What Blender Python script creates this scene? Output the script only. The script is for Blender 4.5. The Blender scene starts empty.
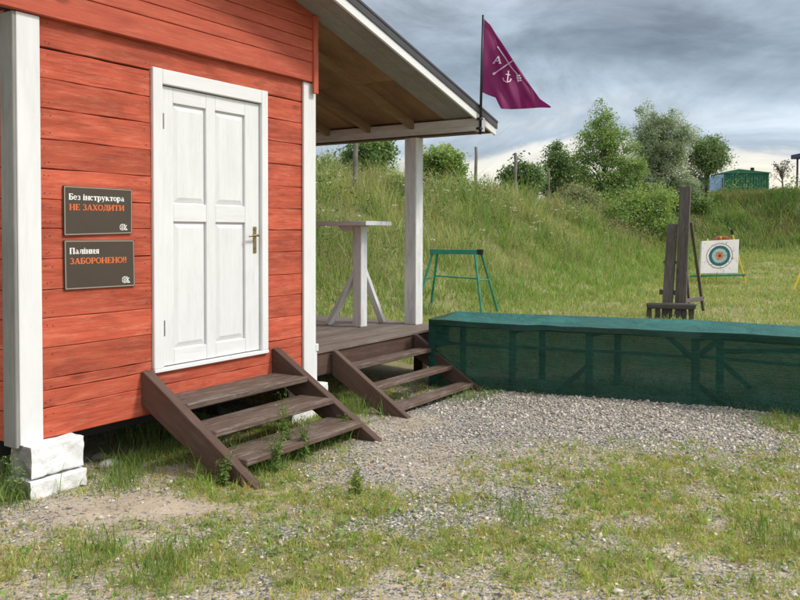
import bpy, math, random
import numpy as np
from mathutils import Matrix, Vector

random.seed(7)
rng = np.random.default_rng(7)
SC = bpy.context.scene
COL = SC.collection

# ------------------------------------------------------------------ viewpoint
CAM = np.array([-2.69443592738951, -4.47065446777598, 1.5811707865895623])
F3 = np.array([0.83693792, 0.5466829, -0.025937])
R3 = np.array([0.54691341, -0.83718628, 0.00220311])
U3 = np.array([0.0205097, 0.01602916, 0.99966115])
FH = np.array([0.83722, 0.54687]); RH = np.array([0.54687, -0.83722])


def ud(u, d):
    """ground frame: u metres to the right, d metres ahead of the place the photo was taken from -> world X, Y"""
    return CAM[0] + u * RH[0] + d * FH[0], CAM[1] + u * RH[1] + d * FH[1]


def to_ud(X, Y):
    a = X - CAM[0]; b = Y - CAM[1]
    return a * RH[0] + b * RH[1], a * FH[0] + b * FH[1]


def PD(px, py, d):
    """a surveyed point: bearing and elevation read off the photo, range d in metres"""
    r = F3 + R3 * (px - 400) / 800 - U3 * (py - 300 + 46.7867) / 800
    return CAM + r * d


# ------------------------------------------------------------------ noise / terrain
def vnoise(x, y, seed=0):
    x = np.asarray(x, float); y = np.asarray(y, float)
    xi = np.floor(x).astype(np.int64); yi = np.floor(y).astype(np.int64)
    xf = x - xi; yf = y - yi
    xf = xf * xf * (3 - 2 * xf); yf = yf * yf * (3 - 2 * yf)

    def h(a, b):
        n = (a * 374761393 + b * 668265263 + seed * 1442695041) & 0x7FFFFFFF
        n = ((n ^ (n >> 13)) * 1274126177) & 0x7FFFFFFF
        return ((n ^ (n >> 16)) & 0xFFFF) / 65535.0
    return ((h(xi, yi) * (1 - xf) + h(xi + 1, yi) * xf) * (1 - yf)
            + (h(xi, yi + 1) * (1 - xf) + h(xi + 1, yi + 1) * xf) * yf)


def fbm(x, y, seed=0, o=4):
    s = 0; a = .5; t = 0
    for i in range(o):
        s = s + a * vnoise(x * 2 ** i, y * 2 ** i, seed + i * 17); t += a; a *= .5
    return s / t


def sstep(a, b, x):
    t = np.clip((x - a) / (b - a), 0, 1)
    return t * t * (3 - 2 * t)


# crest of the left bank (u, d, ground height)
CREST_L = np.array([[-14, 11.0, 2.5], [-8, 14.5, 2.55], [-2.0, 19, 2.55], [0.0, 21.5, 2.55], [1.5, 24, 2.65], [3.4, 27, 2.55],
                    [6.4, 32, 2.05], [9.0, 36, 1.35], [12.5, 42, 1.1]])
CREST_R = np.array([[-2, 56, 3.0], [6, 50, 3.0], [12, 46, 3.2], [16.5, 44, 3.5], [21, 43, 3.75], [30, 42, 3.75], [60, 38, 3.9], [120, 30, 3.9]])


def poly_sd(u, d, line):
    """signed distance to a polyline (+ on its right hand side) and the height carried along it"""
    best = np.full(np.shape(u), 1e9); sd = np.zeros(np.shape(u)); hh = np.zeros(np.shape(u))
    for i in range(len(line) - 1):
        a = line[i]; b = line[i + 1]
        vx, vy = b[0] - a[0], b[1] - a[1]; L = vx * vx + vy * vy
        t = np.clip(((u - a[0]) * vx + (d - a[1]) * vy) / L, 0, 1)
        dx = u - (a[0] + t * vx); dy = d - (a[1] + t * vy)
        dist = np.hypot(dx, dy); cr = vx * dy - vy * dx
        m = dist < best
        best = np.where(m, dist, best); sd = np.where(m, np.where(cr < 0, dist, -dist), sd)
        hh = np.where(m, a[2] + t * (b[2] - a[2]), hh)
    return sd, hh


def field_h(d):
    return .12 * sstep(8.5, 15, d) + .05 * sstep(15, 24, d) + .55 * sstep(24, 34, d)


def terrain(X, Y):
    u, d = to_ud(np.asarray(X, float), np.asarray(Y, float))
    base = field_h(d)
    s, h = poly_sd(u, d, CREST_L)
    wl = 5.8
    prof = np.where(s >= 0, 1 - sstep(0, wl, s), 1 - .35 * sstep(0, 14, -s))
    left = base + np.maximum(h - base, 0) * prof
    s2, h2 = poly_sd(u, d, CREST_R)
    prof2 = np.where(s2 >= 0, 1 - sstep(0, 11.5, s2), 1 - .12 * sstep(0, 10, -s2))
    right = base + np.maximum(h2 - base, 0) * prof2
    z = np.maximum(left, right)
    far = sstep(9, 14, d)
    z = z + far * ((fbm(X * .45, Y * .45, 3) - .5) * .32 * np.clip(z - .2, 0.15, 1) + (fbm(X * 1.7, Y * 1.7, 9) - .5) * .10)
    near = 1 - far
    z = z + near * ((fbm(X * .8, Y * .8, 21) - .5) * .05 + (fbm(X * 4, Y * 4, 5) - .5) * .022)
    return z


# ------------------------------------------------------------------ object helpers
def tag(o, label=None, cat=None, group=None, kind=None):
    if label: o['label'] = label
    if cat: o['category'] = cat
    if group: o['group'] = group
    if kind: o['kind'] = kind
    return o


def empty(name, loc, label, cat, group=None):
    o = bpy.data.objects.new(name, None); COL.objects.link(o)
    o.location = [float(a) for a in loc]; o.empty_display_size = .2
    return tag(o, label, cat, group)


def root_loc(o):
    while o.parent: o = o.parent
    return np.array(o.location)


class MB:
    def __init__(s):
        s.v = []; s.f = []; s.g = []; s.t = []; s.n = 0

    def add(s, v, f, g=None, tone=None):
        v = np.asarray(v, float)
        s.v.append(v); s.g.append(v if g is None else np.asarray(g, float))
        s.t.append(np.full(len(v), random.random() if tone is None else tone))
        s.f += [tuple(i + s.n for i in q) for q in f]; s.n += len(v)

    def obox(s, c, ax, half, bev=.004, tone=None, jit=0):
        """chamfered box: centre, 3 axes (rows), half sizes; wood grain runs along its longest side"""
        ax = np.asarray(ax, float); half = np.asarray(half, float); bev = min(bev, min(half) * .45)
        L = []; idx = {}
        for sx in (-1, 1):
            for sy in (-1, 1):
                for sz in (-1, 1):
                    for k in range(3):
                        p = np.array([sx, sy, sz]) * (half - bev); p[k] = (sx, sy, sz)[k] * half[k]
                        idx[(sx, sy, sz, k)] = len(L); L.append(p)
        L = np.array(L); f = []
        for k in range(3):
            a, b = (k + 1) % 3, (k + 2) % 3
            for sg in (-1, 1):
                q = []
                for (i, j) in ((-1, -1), (1, -1), (1, 1), (-1, 1)):
                    t = [0, 0, 0]; t[k] = sg; t[a] = i; t[b] = j; q.append(idx[(*t, k)])
                f.append(q if sg > 0 else q[::-1])
        for k in range(3):
            a, b = (k + 1) % 3, (k + 2) % 3
            for i in (-1, 1):
                for j in (-1, 1):
                    t0 = [0, 0, 0]; t0[k] = -1; t0[a] = i; t0[b] = j; t1 = list(t0); t1[k] = 1
                    q = [idx[(*t0, a)], idx[(*t1, a)], idx[(*t1, b)], idx[(*t0, b)]]
                    f.append(q if i * j < 0 else q[::-1])
        for sx in (-1, 1):
            for sy in (-1, 1):
                for sz in (-1, 1):
                    q = [idx[(sx, sy, sz, k)] for k in range(3)]
                    f.append(q if sx * sy * sz > 0 else q[::-1])
        o = np.argsort(-half)
        g = L[:, o] + rng.random(3) * 40
        if jit: L = L + rng.normal(0, jit, L.shape)
        s.add(np.asarray(c) + L @ ax, f, g, tone)

    def box(s, lo, hi, bev=.004, tone=None, jit=0):
        lo = np.array(lo, float); hi = np.array(hi, float)
        s.obox((lo + hi) / 2, np.eye(3), (hi - lo) / 2, bev, tone, jit)

    def bar(s, p0, p1, w, h, up=(0, 0, 1), bev=.004, tone=None):
        """w across, h along 'up'"""
        p0 = np.array(p0, float); p1 = np.array(p1, float)
        x = p1 - p0; L = np.linalg.norm(x); x /= L
        y = np.cross(up, x); y /= np.linalg.norm(y); z = np.cross(x, y)
        s.obox((p0 + p1) / 2, [x, y, z], [L / 2, w / 2, h / 2], bev, tone)

    def prism(s, poly, lo, hi, axis=0, tone=None):
        """polygon (in the two other axes) extruded along axis"""
        n = len(poly); o = [i for i in range(3) if i != axis]
        v = np.zeros((2 * n, 3))
        for k, e in enumerate((lo, hi)):
            v[k * n:(k + 1) * n, axis] = e
            v[k * n:(k + 1) * n, o[0]] = [q[0] for q in poly]; v[k * n:(k + 1) * n, o[1]] = [q[1] for q in poly]
        f = [list(range(n))[::-1], list(range(n, 2 * n))] + [[i, (i + 1) % n, n + (i + 1) % n, n + i] for i in range(n)]
        P = np.array(poly, float); c = P - P.mean(0); w, E = np.linalg.eigh(c.T @ c)
        a = np.tile(c @ E[:, 1], 2); b = np.tile(c @ E[:, 0], 2)
        s.add(v, f, np.stack([a, b, v[:, axis]], 1) + rng.random(3) * 40, tone)

    def tube(s, path, rad, n=8, tone=None, caps=True):
        path = np.asarray(path, float); m = len(path); rad = np.broadcast_to(rad, (m,))
        v = []; g = []; ref = None; L = 0
        for i in range(m):
            t = path[min(i + 1, m - 1)] - path[max(i - 1, 0)]; t /= np.linalg.norm(t) + 1e-9
            if ref is None: ref = np.array([1, 0, 0.]) if abs(t[0]) < .8 else np.array([0, 1., 0])
            a = np.cross(t, ref); a /= np.linalg.norm(a) + 1e-9; b = np.cross(t, a); ref = np.cross(a, t)
            if i: L += np.linalg.norm(path[i] - path[i - 1])
            for k in range(n):
                th = 2 * math.pi * k / n
                v.append(path[i] + rad[i] * (a * math.cos(th) + b * math.sin(th)))
                g.append([L, rad[i] * math.cos(th), rad[i] * math.sin(th)])
        f = [[i * n + k, i * n + (k + 1) % n, (i + 1) * n + (k + 1) % n, (i + 1) * n + k] for i in range(m - 1) for k in range(n)]
        if caps: f += [list(range(n))[::-1], list(range((m - 1) * n, m * n))]
        s.add(v, f, np.array(g) + rng.random(3) * 20, tone)

    def build(s, name, mat, parent=None, base=None, smooth=False):
        v = np.concatenate(s.v)
        b = root_loc(parent) if parent is not None else (np.zeros(3) if base is None else np.asarray(base, float))
        me = bpy.data.meshes.new(name)
        me.from_pydata((v - b).tolist(), [], s.f); me.update()
        a = me.attributes.new('gc', 'FLOAT_VECTOR', 'POINT'); a.data.foreach_set('vector', np.concatenate(s.g).astype(np.float32).ravel())
        a = me.attributes.new('tone', 'FLOAT', 'POINT'); a.data.foreach_set('value', np.concatenate(s.t).astype(np.float32))
        if smooth: me.polygons.foreach_set('use_smooth', [True] * len(me.polygons))
        me.materials.append(mat)
        o = bpy.data.objects.new(name, me); COL.objects.link(o)
        if parent is not None: o.parent = parent
        else: o.location = b
        return o


def raw_mesh(name, v, loops, starts, totals, mat, col=None, parent=None, base=None, smooth=False):
    """fast mesh from numpy arrays, with an optional per-vertex colour of the thing itself"""
    b = root_loc(parent) if parent is not None else (np.zeros(3) if base is None else np.asarray(base, float))
    me = bpy.data.meshes.new(name)
    me.vertices.add(len(v)); me.vertices.foreach_set('co', (v - b).astype(np.float32).ravel())
    me.loops.add(len(loops)); me.loops.foreach_set('vertex_index', loops.astype(np.int32))
    me.polygons.add(len(starts)); me.polygons.foreach_set('loop_start', starts.astype(np.int32))
    try: me.polygons.foreach_set('loop_total', totals.astype(np.int32))
    except Exception: pass
    if smooth: me.polygons.foreach_set('use_smooth', np.ones(len(starts), bool))
    me.update(calc_edges=True)
    if col is not None:
        a = me.attributes.new('col', 'FLOAT_COLOR', 'POINT')
        c = np.ones((len(v), 4), np.float32); c[:, :3] = col
        a.data.foreach_set('color', c.ravel())
    me.materials.append(mat)
    o = bpy.data.objects.new(name, me); COL.objects.link(o)
    if parent is not None: o.parent = parent
    else: o.location = b
    return o


# ------------------------------------------------------------------ materials
def new_mat(name):
    m = bpy.data.materials.new(name); m.use_nodes = True
    nt = m.node_tree; nt.nodes.clear()
    out = nt.nodes.new('ShaderNodeOutputMaterial')
    bs = nt.nodes.new('ShaderNodeBsdfPrincipled')
    nt.links.new(bs.outputs[0], out.inputs['Surface'])
    return m, nt, bs, out


def nd(nt, t, **kw):
    n = nt.nodes.new(t)
    for k, val in kw.items():
        if k in n.inputs.keys() if hasattr(n.inputs, 'keys') else False: n.inputs[k].default_value = val
        else: setattr(n, k, val)
    return n


def noise(nt, vec, scale, detail=4, rough=.6, dist=0):
    n = nt.nodes.new('ShaderNodeTexNoise'); n.inputs['Scale'].default_value = scale
    n.inputs['Detail'].default_value = detail; n.inputs['Roughness'].default_value = rough; n.inputs['Distortion'].default_value = dist
    if vec is not None: nt.links.new(vec, n.inputs['Vector'])
    return n.outputs['Fac']


def mapping(nt, vec, scale=(1, 1, 1), loc=(0, 0, 0)):
    n = nt.nodes.new('ShaderNodeMapping'); n.inputs['Scale'].default_value = scale; n.inputs['Location'].default_value = loc
    nt.links.new(vec, n.inputs['Vector']); return n.outputs[0]


def ramp(nt, fac, stops, interp='LINEAR'):
    n = nt.nodes.new('ShaderNodeValToRGB'); cr = n.color_ramp; cr.interpolation = interp
    while len(cr.elements) < len(stops): cr.elements.new(.5)
    for e, (p, c) in zip(cr.elements, stops):
        e.position = p; e.color = (*c, 1) if len(c) == 3 else c
    nt.links.new(fac, n.inputs[0]); return n.outputs[0]


def mix(nt, fac, a, b, mode='MIX'):
    n = nt.nodes.new('ShaderNodeMix'); n.data_type = 'RGBA'; n.blend_type = mode; n.clamp_factor = True
    for sock, val in ((n.inputs[0], fac), (n.inputs[6], a), (n.inputs[7], b)):
        if hasattr(val, 'is_output'): nt.links.new(val, sock)
        elif isinstance(val, (int, float)): sock.default_value = val
        else: sock.default_value = (*val, 1)
    return n.outputs[2]


def math_(nt, op, a, b=0, c=None):
    n = nt.nodes.new('ShaderNodeMath'); n.operation = op
    for i, val in enumerate((a, b) if c is None else (a, b, c)):
        if hasattr(val, 'is_output'): nt.links.new(val, n.inputs[i])
        else: n.inputs[i].default_value = val
    return n.outputs[0]


def attr(nt, name, out='Color'):
    n = nt.nodes.new('ShaderNodeAttribute'); n.attribute_name = name
    return n.outputs[out]


def bump(nt, bs, h, strength=.4, dist=.004):
    b = nt.nodes.new('ShaderNodeBump'); b.inputs['Strength'].default_value = strength; b.inputs['Distance'].default_value = dist
    nt.links.new(h, b.inputs['Height']); nt.links.new(b.outputs[0], bs.inputs['Normal'])


def grey(v): return (v, v, v)


def wood(name, dark, mid, light, rough=.75, tonevar=.35, knots=True, grain=1.0, wear=None, wear_amt=.5, bumpd=.003, spec=.3, blot=.12):
    m, nt, bs, out = new_mat(name)
    g = attr(nt, 'gc', 'Vector'); tone = attr(nt, 'tone', 'Fac')
    n1 = noise(nt, mapping(nt, g, (1.9, 34, 34)), 1.0, 6, .7, .9)
    n2 = noise(nt, mapping(nt, g, (4, 150, 150)), 1.0, 3, .6, .2)
    n3 = noise(nt, mapping(nt, g, (1.1, 2.6, 2.6)), 1.3, 4, .6)
    s = math_(nt, 'ADD', math_(nt, 'MULTIPLY', n1, .48 * grain), math_(nt, 'MULTIPLY', n2, .20 * grain))
    s = math_(nt, 'ADD', s, math_(nt, 'MULTIPLY', n3, .32 + .8 * (1 - grain)))
    c = ramp(nt, s, [(.30, dark), (.5, mid), (.72, light)])
    if knots:
        v = nt.nodes.new('ShaderNodeTexVoronoi'); v.feature = 'F1'; v.inputs['Scale'].default_value = 1.0
        nt.links.new(mapping(nt, g, (2.2, 6.5, 6.5)), v.inputs['Vector'])
        k = ramp(nt, v.outputs['Distance'], [(.0, (1, 1, 1)), (.10, grey(.85)), (.17, (0, 0, 0))])
        sel = ramp(nt, noise(nt, g, 1.7, 1), [(.52, (0, 0, 0)), (.58, (1, 1, 1))])
        c = mix(nt, math_(nt, 'MULTIPLY', math_(nt, 'MULTIPLY', k, sel), .6), c, tuple(a * .45 for a in dark))
    if wear is not None:
        w = ramp(nt, noise(nt, mapping(nt, g, (2.2, 16, 16)), 1.7, 7, .78), [(.5, (0, 0, 0)), (.64, (1, 1, 1))])
        c = mix(nt, math_(nt, 'MULTIPLY', w, wear_amt), c, wear)
    bl = ramp(nt, noise(nt, mapping(nt, g, (1.4, 5, 5)), 1.5, 5, .7, .8), [(.34, grey(1 - blot)), (.5, grey(1.0)), (.7, grey(1 + blot * .45))])
    c = mix(nt, 1.0, c, bl, 'MULTIPLY')
    t = math_(nt, 'ADD', math_(nt, 'MULTIPLY', tone, tonevar), 1 - tonevar / 2)
    vm = nt.nodes.new('ShaderNodeVectorMath'); vm.operation = 'SCALE'
    nt.links.new(c, vm.inputs[0]); nt.links.new(t, vm.inputs['Scale'])
    nt.links.new(vm.outputs[0], bs.inputs['Base Color'])
    bs.inputs['Roughness'].default_value = rough; bs.inputs['Specular IOR Level'].default_value = spec
    bump(nt, bs, math_(nt, 'ADD', math_(nt, 'MULTIPLY', n1, .7), math_(nt, 'MULTIPLY', n2, .5)), .5, bumpd)
    return m


def plain(name, colr, rough=.6, metal=0, var=.15, scale=6, bumpd=0, spec=.4):
    m, nt, bs, out = new_mat(name)
    tc = nt.nodes.new('ShaderNodeTexCoord').outputs['Object']
    n = noise(nt, tc, scale, 5, .6)
    c = ramp(nt, n, [(.3, tuple(a * (1 - var) for a in colr)), (.7, tuple(min(1, a * (1 + var)) for a in colr))])
    nt.links.new(c, bs.inputs['Base Color'])
    bs.inputs['Roughness'].default_value = rough; bs.inputs['Metallic'].default_value = metal; bs.inputs['Specular IOR Level'].default_value = spec
    if bumpd: bump(nt, bs, noise(nt, tc, scale * 4, 4), .5, bumpd)
    return m


def leafmat(name, trans=.3, rough=.55):
    m, nt, bs, out = new_mat(name)
    c = attr(nt, 'col'); nt.links.new(c, bs.inputs['Base Color']); bs.inputs['Roughness'].default_value = rough
    bs.inputs['Specular IOR Level'].default_value = .25
    tr = nt.nodes.new('ShaderNodeBsdfTranslucent')
    nt.links.new(mix(nt, 1.0, c, (1.25, 1.25, .7), 'MULTIPLY'), tr.inputs['Color'])
    mx = nt.nodes.new('ShaderNodeMixShader'); mx.inputs[0].default_value = trans
    nt.links.new(bs.outputs[0], mx.inputs[1]); nt.links.new(tr.outputs[0], mx.inputs[2]); nt.links.new(mx.outputs[0], out.inputs['Surface'])
    return m


M = {}
M['red'] = wood('red_stain', (.19, .028, .015), (.44, .082, .041), (.58, .13, .068), .75, .30, True, 1.0, (.60, .20, .125), .45, .005, .3, .24)
M['redgable'] = wood('red_stain_gable', (.25, .044, .025), (.44, .086, .048), (.53, .125, .07), .75, .12, True, 1.0, (.56, .185, .12), .35, .004)
M['backing'] = plain('dark_backing', (.03, .012, .01), .9)
M['white'] = wood('white_paint', (.66, .66, .655), (.71, .71, .705), (.735, .735, .73), .5, .05, False, .8, (.60, .59, .57), .25, .0015, .3, .05)
M['oldwhite'] = wood('weathered_white_paint', (.46, .46, .45), (.66, .66, .65), (.76, .76, .75), .65, .12, False, .9, (.36, .34, .32), .45, .002)
M['doorwhite'] = wood('door_white_paint', (.62, .62, .615), (.71, .71, .705), (.74, .74, .735), .45, .05, False, .9, (.58, .57, .555), .25, .0015, .3, .05)
M['shadedwhite'] = wood('shaded_white_paint', (.15, .148, .13), (.25, .245, .225), (.34, .335, .31), .7, .12, False, .9, (.22, .21, .19), .4, .002)  # white boards out of the sun, their shade put into the colour
M['brown'] = wood('brown_paint', (.048, .026, .018), (.080, .046, .033), (.11, .066, .049), .6, .25, False, .8, (.135, .098, .083), .45, .003)
M['underfloor'] = plain('shade_dark_underfloor', (.035, .03, .025), .9)  # timber darkened in colour to deepen the shade below the cabin
M['deck'] = wood('worn_deck', (.09, .065, .05), (.15, .115, .092), (.21, .168, .138), .75, .35, True, .9, (.24, .205, .18), .6, .003)
M['osb'] = wood('brown_osb', (.13, .072, .034), (.235, .14, .07), (.32, .20, .11), .8, .3, True, .5, None, 0, .003)
M['rafter'] = wood('rafter_wood', (.14, .085, .045), (.23, .145, .08), (.30, .20, .12), .8, .2, True)
M['oldwood'] = wood('weathered_timber', (.045, .036, .032), (.105, .086, .078), (.19, .165, .15), .85, .35, True, 1, (.20, .18, .16), .5, .006)
M['basewood'] = wood('dark_base_timber', (.03, .027, .026), (.07, .064, .060), (.12, .11, .105), .9, .4, True, 1, None, 0, .008)
M['stakewood'] = wood('grey_stake_timber', (.09, .08, .07), (.19, .17, .15), (.28, .255, .23), .85, .3, True, 1, None, 0, .006)
M['metalroof'] = plain('dark_roof_metal', (.050, .047, .050), .45, .0, .15, 3)
M['brass'] = plain('worn_brass', (.30, .24, .12), .35, .9, .25, 30)
M['hingemetal'] = plain('painted_hinge', (.22, .21, .20), .5, .3, .2, 40)
M['iron'] = plain('dark_iron', (.03, .028, .026), .45, .6, .2, 30)
M['greenpaint'] = plain('green_paint_metal', (.025, .21, .135), .45, 0, .25, 8)
M['blackrubber'] = plain('black_rubber', (.015, .015, .015), .7, 0, .2, 10)
M['signbrown'] = plain('sign_brown', (.060, .043, .031), .45, 0, .08, 5)
M['signwhite'] = plain('sign_white', (.75, .74, .70), .5, 0, .03)
M['signorange'] = plain('sign_orange', (.62, .14, .04), .5, 0, .05)
M['signborder'] = plain('sign_border', (.30, .26, .21), .5, 0, .05)
M['yellow'] = plain('yellow_paint', (.62, .42, .03), .5, 0, .15, 10)
M['containergreen'] = plain('container_green', (.010, .12, .065), .5, 0, .2, 1.5)
M['tarpblue'] = plain('tarp_blue', (.20, .33, .55), .6, 0, .15, 2)
M['canopyblue'] = plain('canopy_blue', (.025, .03, .12), .5, 0, .2, 2)
M['rust'] = plain('red_brown_felt', (.30, .09, .045), .9, 0, .3, 12)
M['lump'] = plain('dark_lumpy_felt', (.055, .055, .056), .9, 0, .5, 18, .02)
M['pole'] = plain('dark_pole', (.02, .017, .02), .4, 0, .1)
M['leaf'] = leafmat('foliage', .38)
M['blade'] = leafmat('grass_blades', .38)
M['petal'] = leafmat('white_petals', .2)
M['bark'] = plain('bark', (.10, .085, .068), .9, 0, .35, 12, .01)


def whiteblock():
    m, nt, bs, out = new_mat('whitewashed_block')
    tc = nt.nodes.new('ShaderNodeTexCoord').outputs['Object']
    n = noise(nt, tc, 7, 6, .7)
    c = ramp(nt, n, [(.25, grey(.62)), (.5, grey(.80)), (.75, grey(.83))])
    z = nt.nodes.new('ShaderNodeSeparateXYZ'); nt.links.new(tc, z.inputs[0])
    splash = ramp(nt, math_(nt, 'ADD', z.outputs[2], math_(nt, 'MULTIPLY', n, .18)), [(.10, (1, 1, 1)), (.22, (0, 0, 0))])
    c = mix(nt, math_(nt, 'MULTIPLY', splash, .35), c, (.42, .37, .29))
    # faces turned to the left take a darker mottled grey
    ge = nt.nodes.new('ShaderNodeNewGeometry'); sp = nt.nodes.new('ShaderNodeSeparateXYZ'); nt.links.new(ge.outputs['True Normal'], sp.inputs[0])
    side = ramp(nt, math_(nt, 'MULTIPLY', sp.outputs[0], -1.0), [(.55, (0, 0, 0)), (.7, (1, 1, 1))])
    flank_grey = ramp(nt, noise(nt, tc, 14, 6, .75), [(.3, (.12, .12, .10)), (.55, (.25, .24, .21)), (.75, (.36, .35, .31))])
    c = mix(nt, side, c, flank_grey)
    nt.links.new(c, bs.inputs['Base Color']); bs.inputs['Roughness'].default_value = .85
    bump(nt, bs, noise(nt, tc, 30, 6, .7), .6, .012)
    return m


M['block'] = whiteblock()


def netmat(name, colr, alpha, tr):
    m, nt, bs, out = new_mat(name)
    tc = nt.nodes.new('ShaderNodeTexCoord').outputs['Object']
    gx = attr(nt, 'gc', 'Vector')
    wv = nt.nodes.new('ShaderNodeTexWave'); wv.wave_type = 'BANDS'; wv.bands_direction = 'Y'; wv.inputs['Scale'].default_value = 14; wv.inputs['Distortion'].default_value = 2.5
    wv.inputs['Detail'].default_value = 3; nt.links.new(gx, wv.inputs['Vector'])
    n = noise(nt, mapping(nt, gx, (2.0, 60, 1)), 1, 4, .7)
    big = noise(nt, tc, 2.2, 3)
    f = math_(nt, 'ADD', math_(nt, 'MULTIPLY', n, .6), math_(nt, 'MULTIPLY', big, .5))
    c = ramp(nt, f, [(.3, tuple(a * .5 for a in colr)), (.75, tuple(a * 1.7 for a in colr))])
    bump(nt, bs, math_(nt, 'ADD', n, math_(nt, 'MULTIPLY', noise(nt, mapping(nt, gx, (4, 4, 1)), 1.8, 5, .65), 2.6)), .9, .03)
    nt.links.new(c, bs.inputs['Base Color']); bs.inputs['Roughness'].default_value = .55; bs.inputs['Specular IOR Level'].default_value = .3
    tl = nt.nodes.new('ShaderNodeBsdfTranslucent'); nt.links.new(c, tl.inputs['Color'])
    m1 = nt.nodes.new('ShaderNodeMixShader'); m1.inputs[0].default_value = tr
    nt.links.new(bs.outputs[0], m1.inputs[1]); nt.links.new(tl.outputs[0], m1.inputs[2])
    tp = nt.nodes.new('ShaderNodeBsdfTransparent')
    m2 = nt.nodes.new('ShaderNodeMixShader')
    a = math_(nt, 'ADD', math_(nt, 'MULTIPLY', wv.outputs['Fac'], -.12), math_(nt, 'ADD', alpha - .06, math_(nt, 'MULTIPLY', math_(nt, 'ADD', big, n), .17)))
    nt.links.new(a, m2.inputs[0]); nt.links.new(tp.outputs[0], m2.inputs[1]); nt.links.new(m1.outputs[0], m2.inputs[2])
    nt.links.new(m2.outputs[0], out.inputs['Surface'])
    return m


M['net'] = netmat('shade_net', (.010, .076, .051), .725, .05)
M['netlit'] = netmat('shade_net_sky_lit', (.020, .135, .115), .95, .06)  # same net as the front, sky light on the top put into its colour


def flagmat():
    m, nt, bs, out = new_mat('purple_flag_cloth')
    tc = nt.nodes.new('ShaderNodeTexCoord').outputs['Object']
    c = ramp(nt, noise(nt, tc, 3, 3), [(.3, (.17, .010, .085)), (.7, (.23, .015, .115))])
    nt.links.new(c, bs.inputs['Base Color']); bs.inputs['Roughness'].default_value = .7
    tl = nt.nodes.new('ShaderNodeBsdfTranslucent'); tl.inputs['Color'].default_value = (.26, .015, .13, 1)
    mx = nt.nodes.new('ShaderNodeMixShader'); mx.inputs[0].default_value = .35
    nt.links.new(bs.outputs[0], mx.inputs[1]); nt.links.new(tl.outputs[0], mx.inputs[2]); nt.links.new(mx.outputs[0], out.inputs['Surface'])
    return m


M['flag'] = flagmat()
M['flagwhite'] = plain('flag_white_print', (.62, .45, .55), .7, 0, .05)

# ------------------------------------------------------------------ camera
cam = bpy.data.cameras.new('camera'); co = bpy.data.objects.new('camera', cam); COL.objects.link(co)
cam.sensor_width = 36; cam.lens = 36.0; cam.shift_y = -46.7867 / 800; cam.clip_end = 2000; cam.clip_start = .05
mw = Matrix.Identity(4)
for i in range(3):
    mw[i][0] = R3[i]; mw[i][1] = U3[i]; mw[i][2] = -F3[i]; mw[i][3] = CAM[i]
co.matrix_world = mw
SC.camera = co

# ------------------------------------------------------------------ light: a bright hazy sun behind the viewer, storm clouds ahead
SUN = np.array([.30, -.72, .80]); SUN /= np.linalg.norm(SUN)
sl = bpy.data.lights.new('sun', 'SUN'); so = bpy.data.objects.new('sun', sl); COL.objects.link(so)
sl.energy = 2.0; sl.angle = math.radians(9); sl.color = (1, .95, .87)
so.rotation_euler = Vector(SUN).to_track_quat('Z', 'Y').to_euler()
w = bpy.data.worlds.new('World'); SC.world = w; w.use_nodes = True
nt = w.node_tree; nt.nodes.clear()
wo = nt.nodes.new('ShaderNodeOutputWorld'); bg = nt.nodes.new('ShaderNodeBackground'); nt.links.new(bg.outputs[0], wo.inputs[0])
bg.inputs['Strength'].default_value = .1
sky = nt.nodes.new('ShaderNodeTexSky'); sky.sky_type = 'NISHITA'; sky.sun_disc = False
sky.sun_elevation = math.asin(SUN[2]); sky.sun_rotation = math.atan2(SUN[0], SUN[1])
tcw = nt.nodes.new('ShaderNodeTexCoord').outputs['Generated']
sep = nt.nodes.new('ShaderNodeSeparateXYZ'); nt.links.new(tcw, sep.inputs[0])
na = noise(nt, mapping(nt, tcw, (2.8, 2.8, 7)), 1.5, 7, .55, .6)
nb = noise(nt, mapping(nt, tcw, (1.7, 1.7, 4.2), (4.2, 1.4, 0)), 2.1, 7, .6, .9)
nc = noise(nt, mapping(nt, tcw, (5, 5, 16)), 2.0, 7, .62, .6)
zz = math_(nt, 'ADD', sep.outputs[2], math_(nt, 'MULTIPLY', math_(nt, 'SUBTRACT', na, .5), .14))
zz = math_(nt, 'ADD', zz, math_(nt, 'MULTIPLY', math_(nt, 'SUBTRACT', nc, .5), .035))
cl = ramp(nt, zz, [(.0, (.78, .70, .55)), (.06, (.74, .70, .60)), (.090, (.64, .63, .59)), (.108, (.30, .36, .43)), (.135, (.41, .465, .52)), (.165, (.28, .34, .405)), (.205, (.165, .205, .25)),
                   (.25, (.26, .31, .365)), (.32, (.37, .42, .475)), (.5, (.55, .58, .61)), (1.0, (.72, .73, .75))])
shade = ramp(nt, nb, [(.34, grey(.66)), (.5, grey(1.0)), (.66, grey(1.36))])
cl = mix(nt, 1.0, cl, shade, 'MULTIPLY')
# sky behind the viewer is brightened as fill light from out of view
dt = nt.nodes.new('ShaderNodeVectorMath'); dt.operation = 'DOT_PRODUCT'; nt.links.new(tcw, dt.inputs[0]); dt.inputs[1].default_value = (.12, -.99, .05)
lit = ramp(nt, math_(nt, 'ADD', math_(nt, 'MULTIPLY', dt.outputs['Value'], .5), .5), [(.42, grey(1.0)), (.95, grey(2.0))])
cl = mix(nt, 1.0, cl, lit, 'MULTIPLY')
sc10 = nt.nodes.new('ShaderNodeVectorMath'); sc10.operation = 'SCALE'; sc10.inputs['Scale'].default_value = 10.0; nt.links.new(cl, sc10.inputs[0])
nt.links.new(mix(nt, .90, sky.outputs[0], sc10.outputs[0]), bg.inputs['Color'])
SC.view_settings.view_transform = 'Standard'; SC.view_settings.look = 'None'; SC.view_settings.gamma = 1
SC.view_settings.exposure = 0.5; SC.view_settings.use_curve_mapping = False
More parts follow.
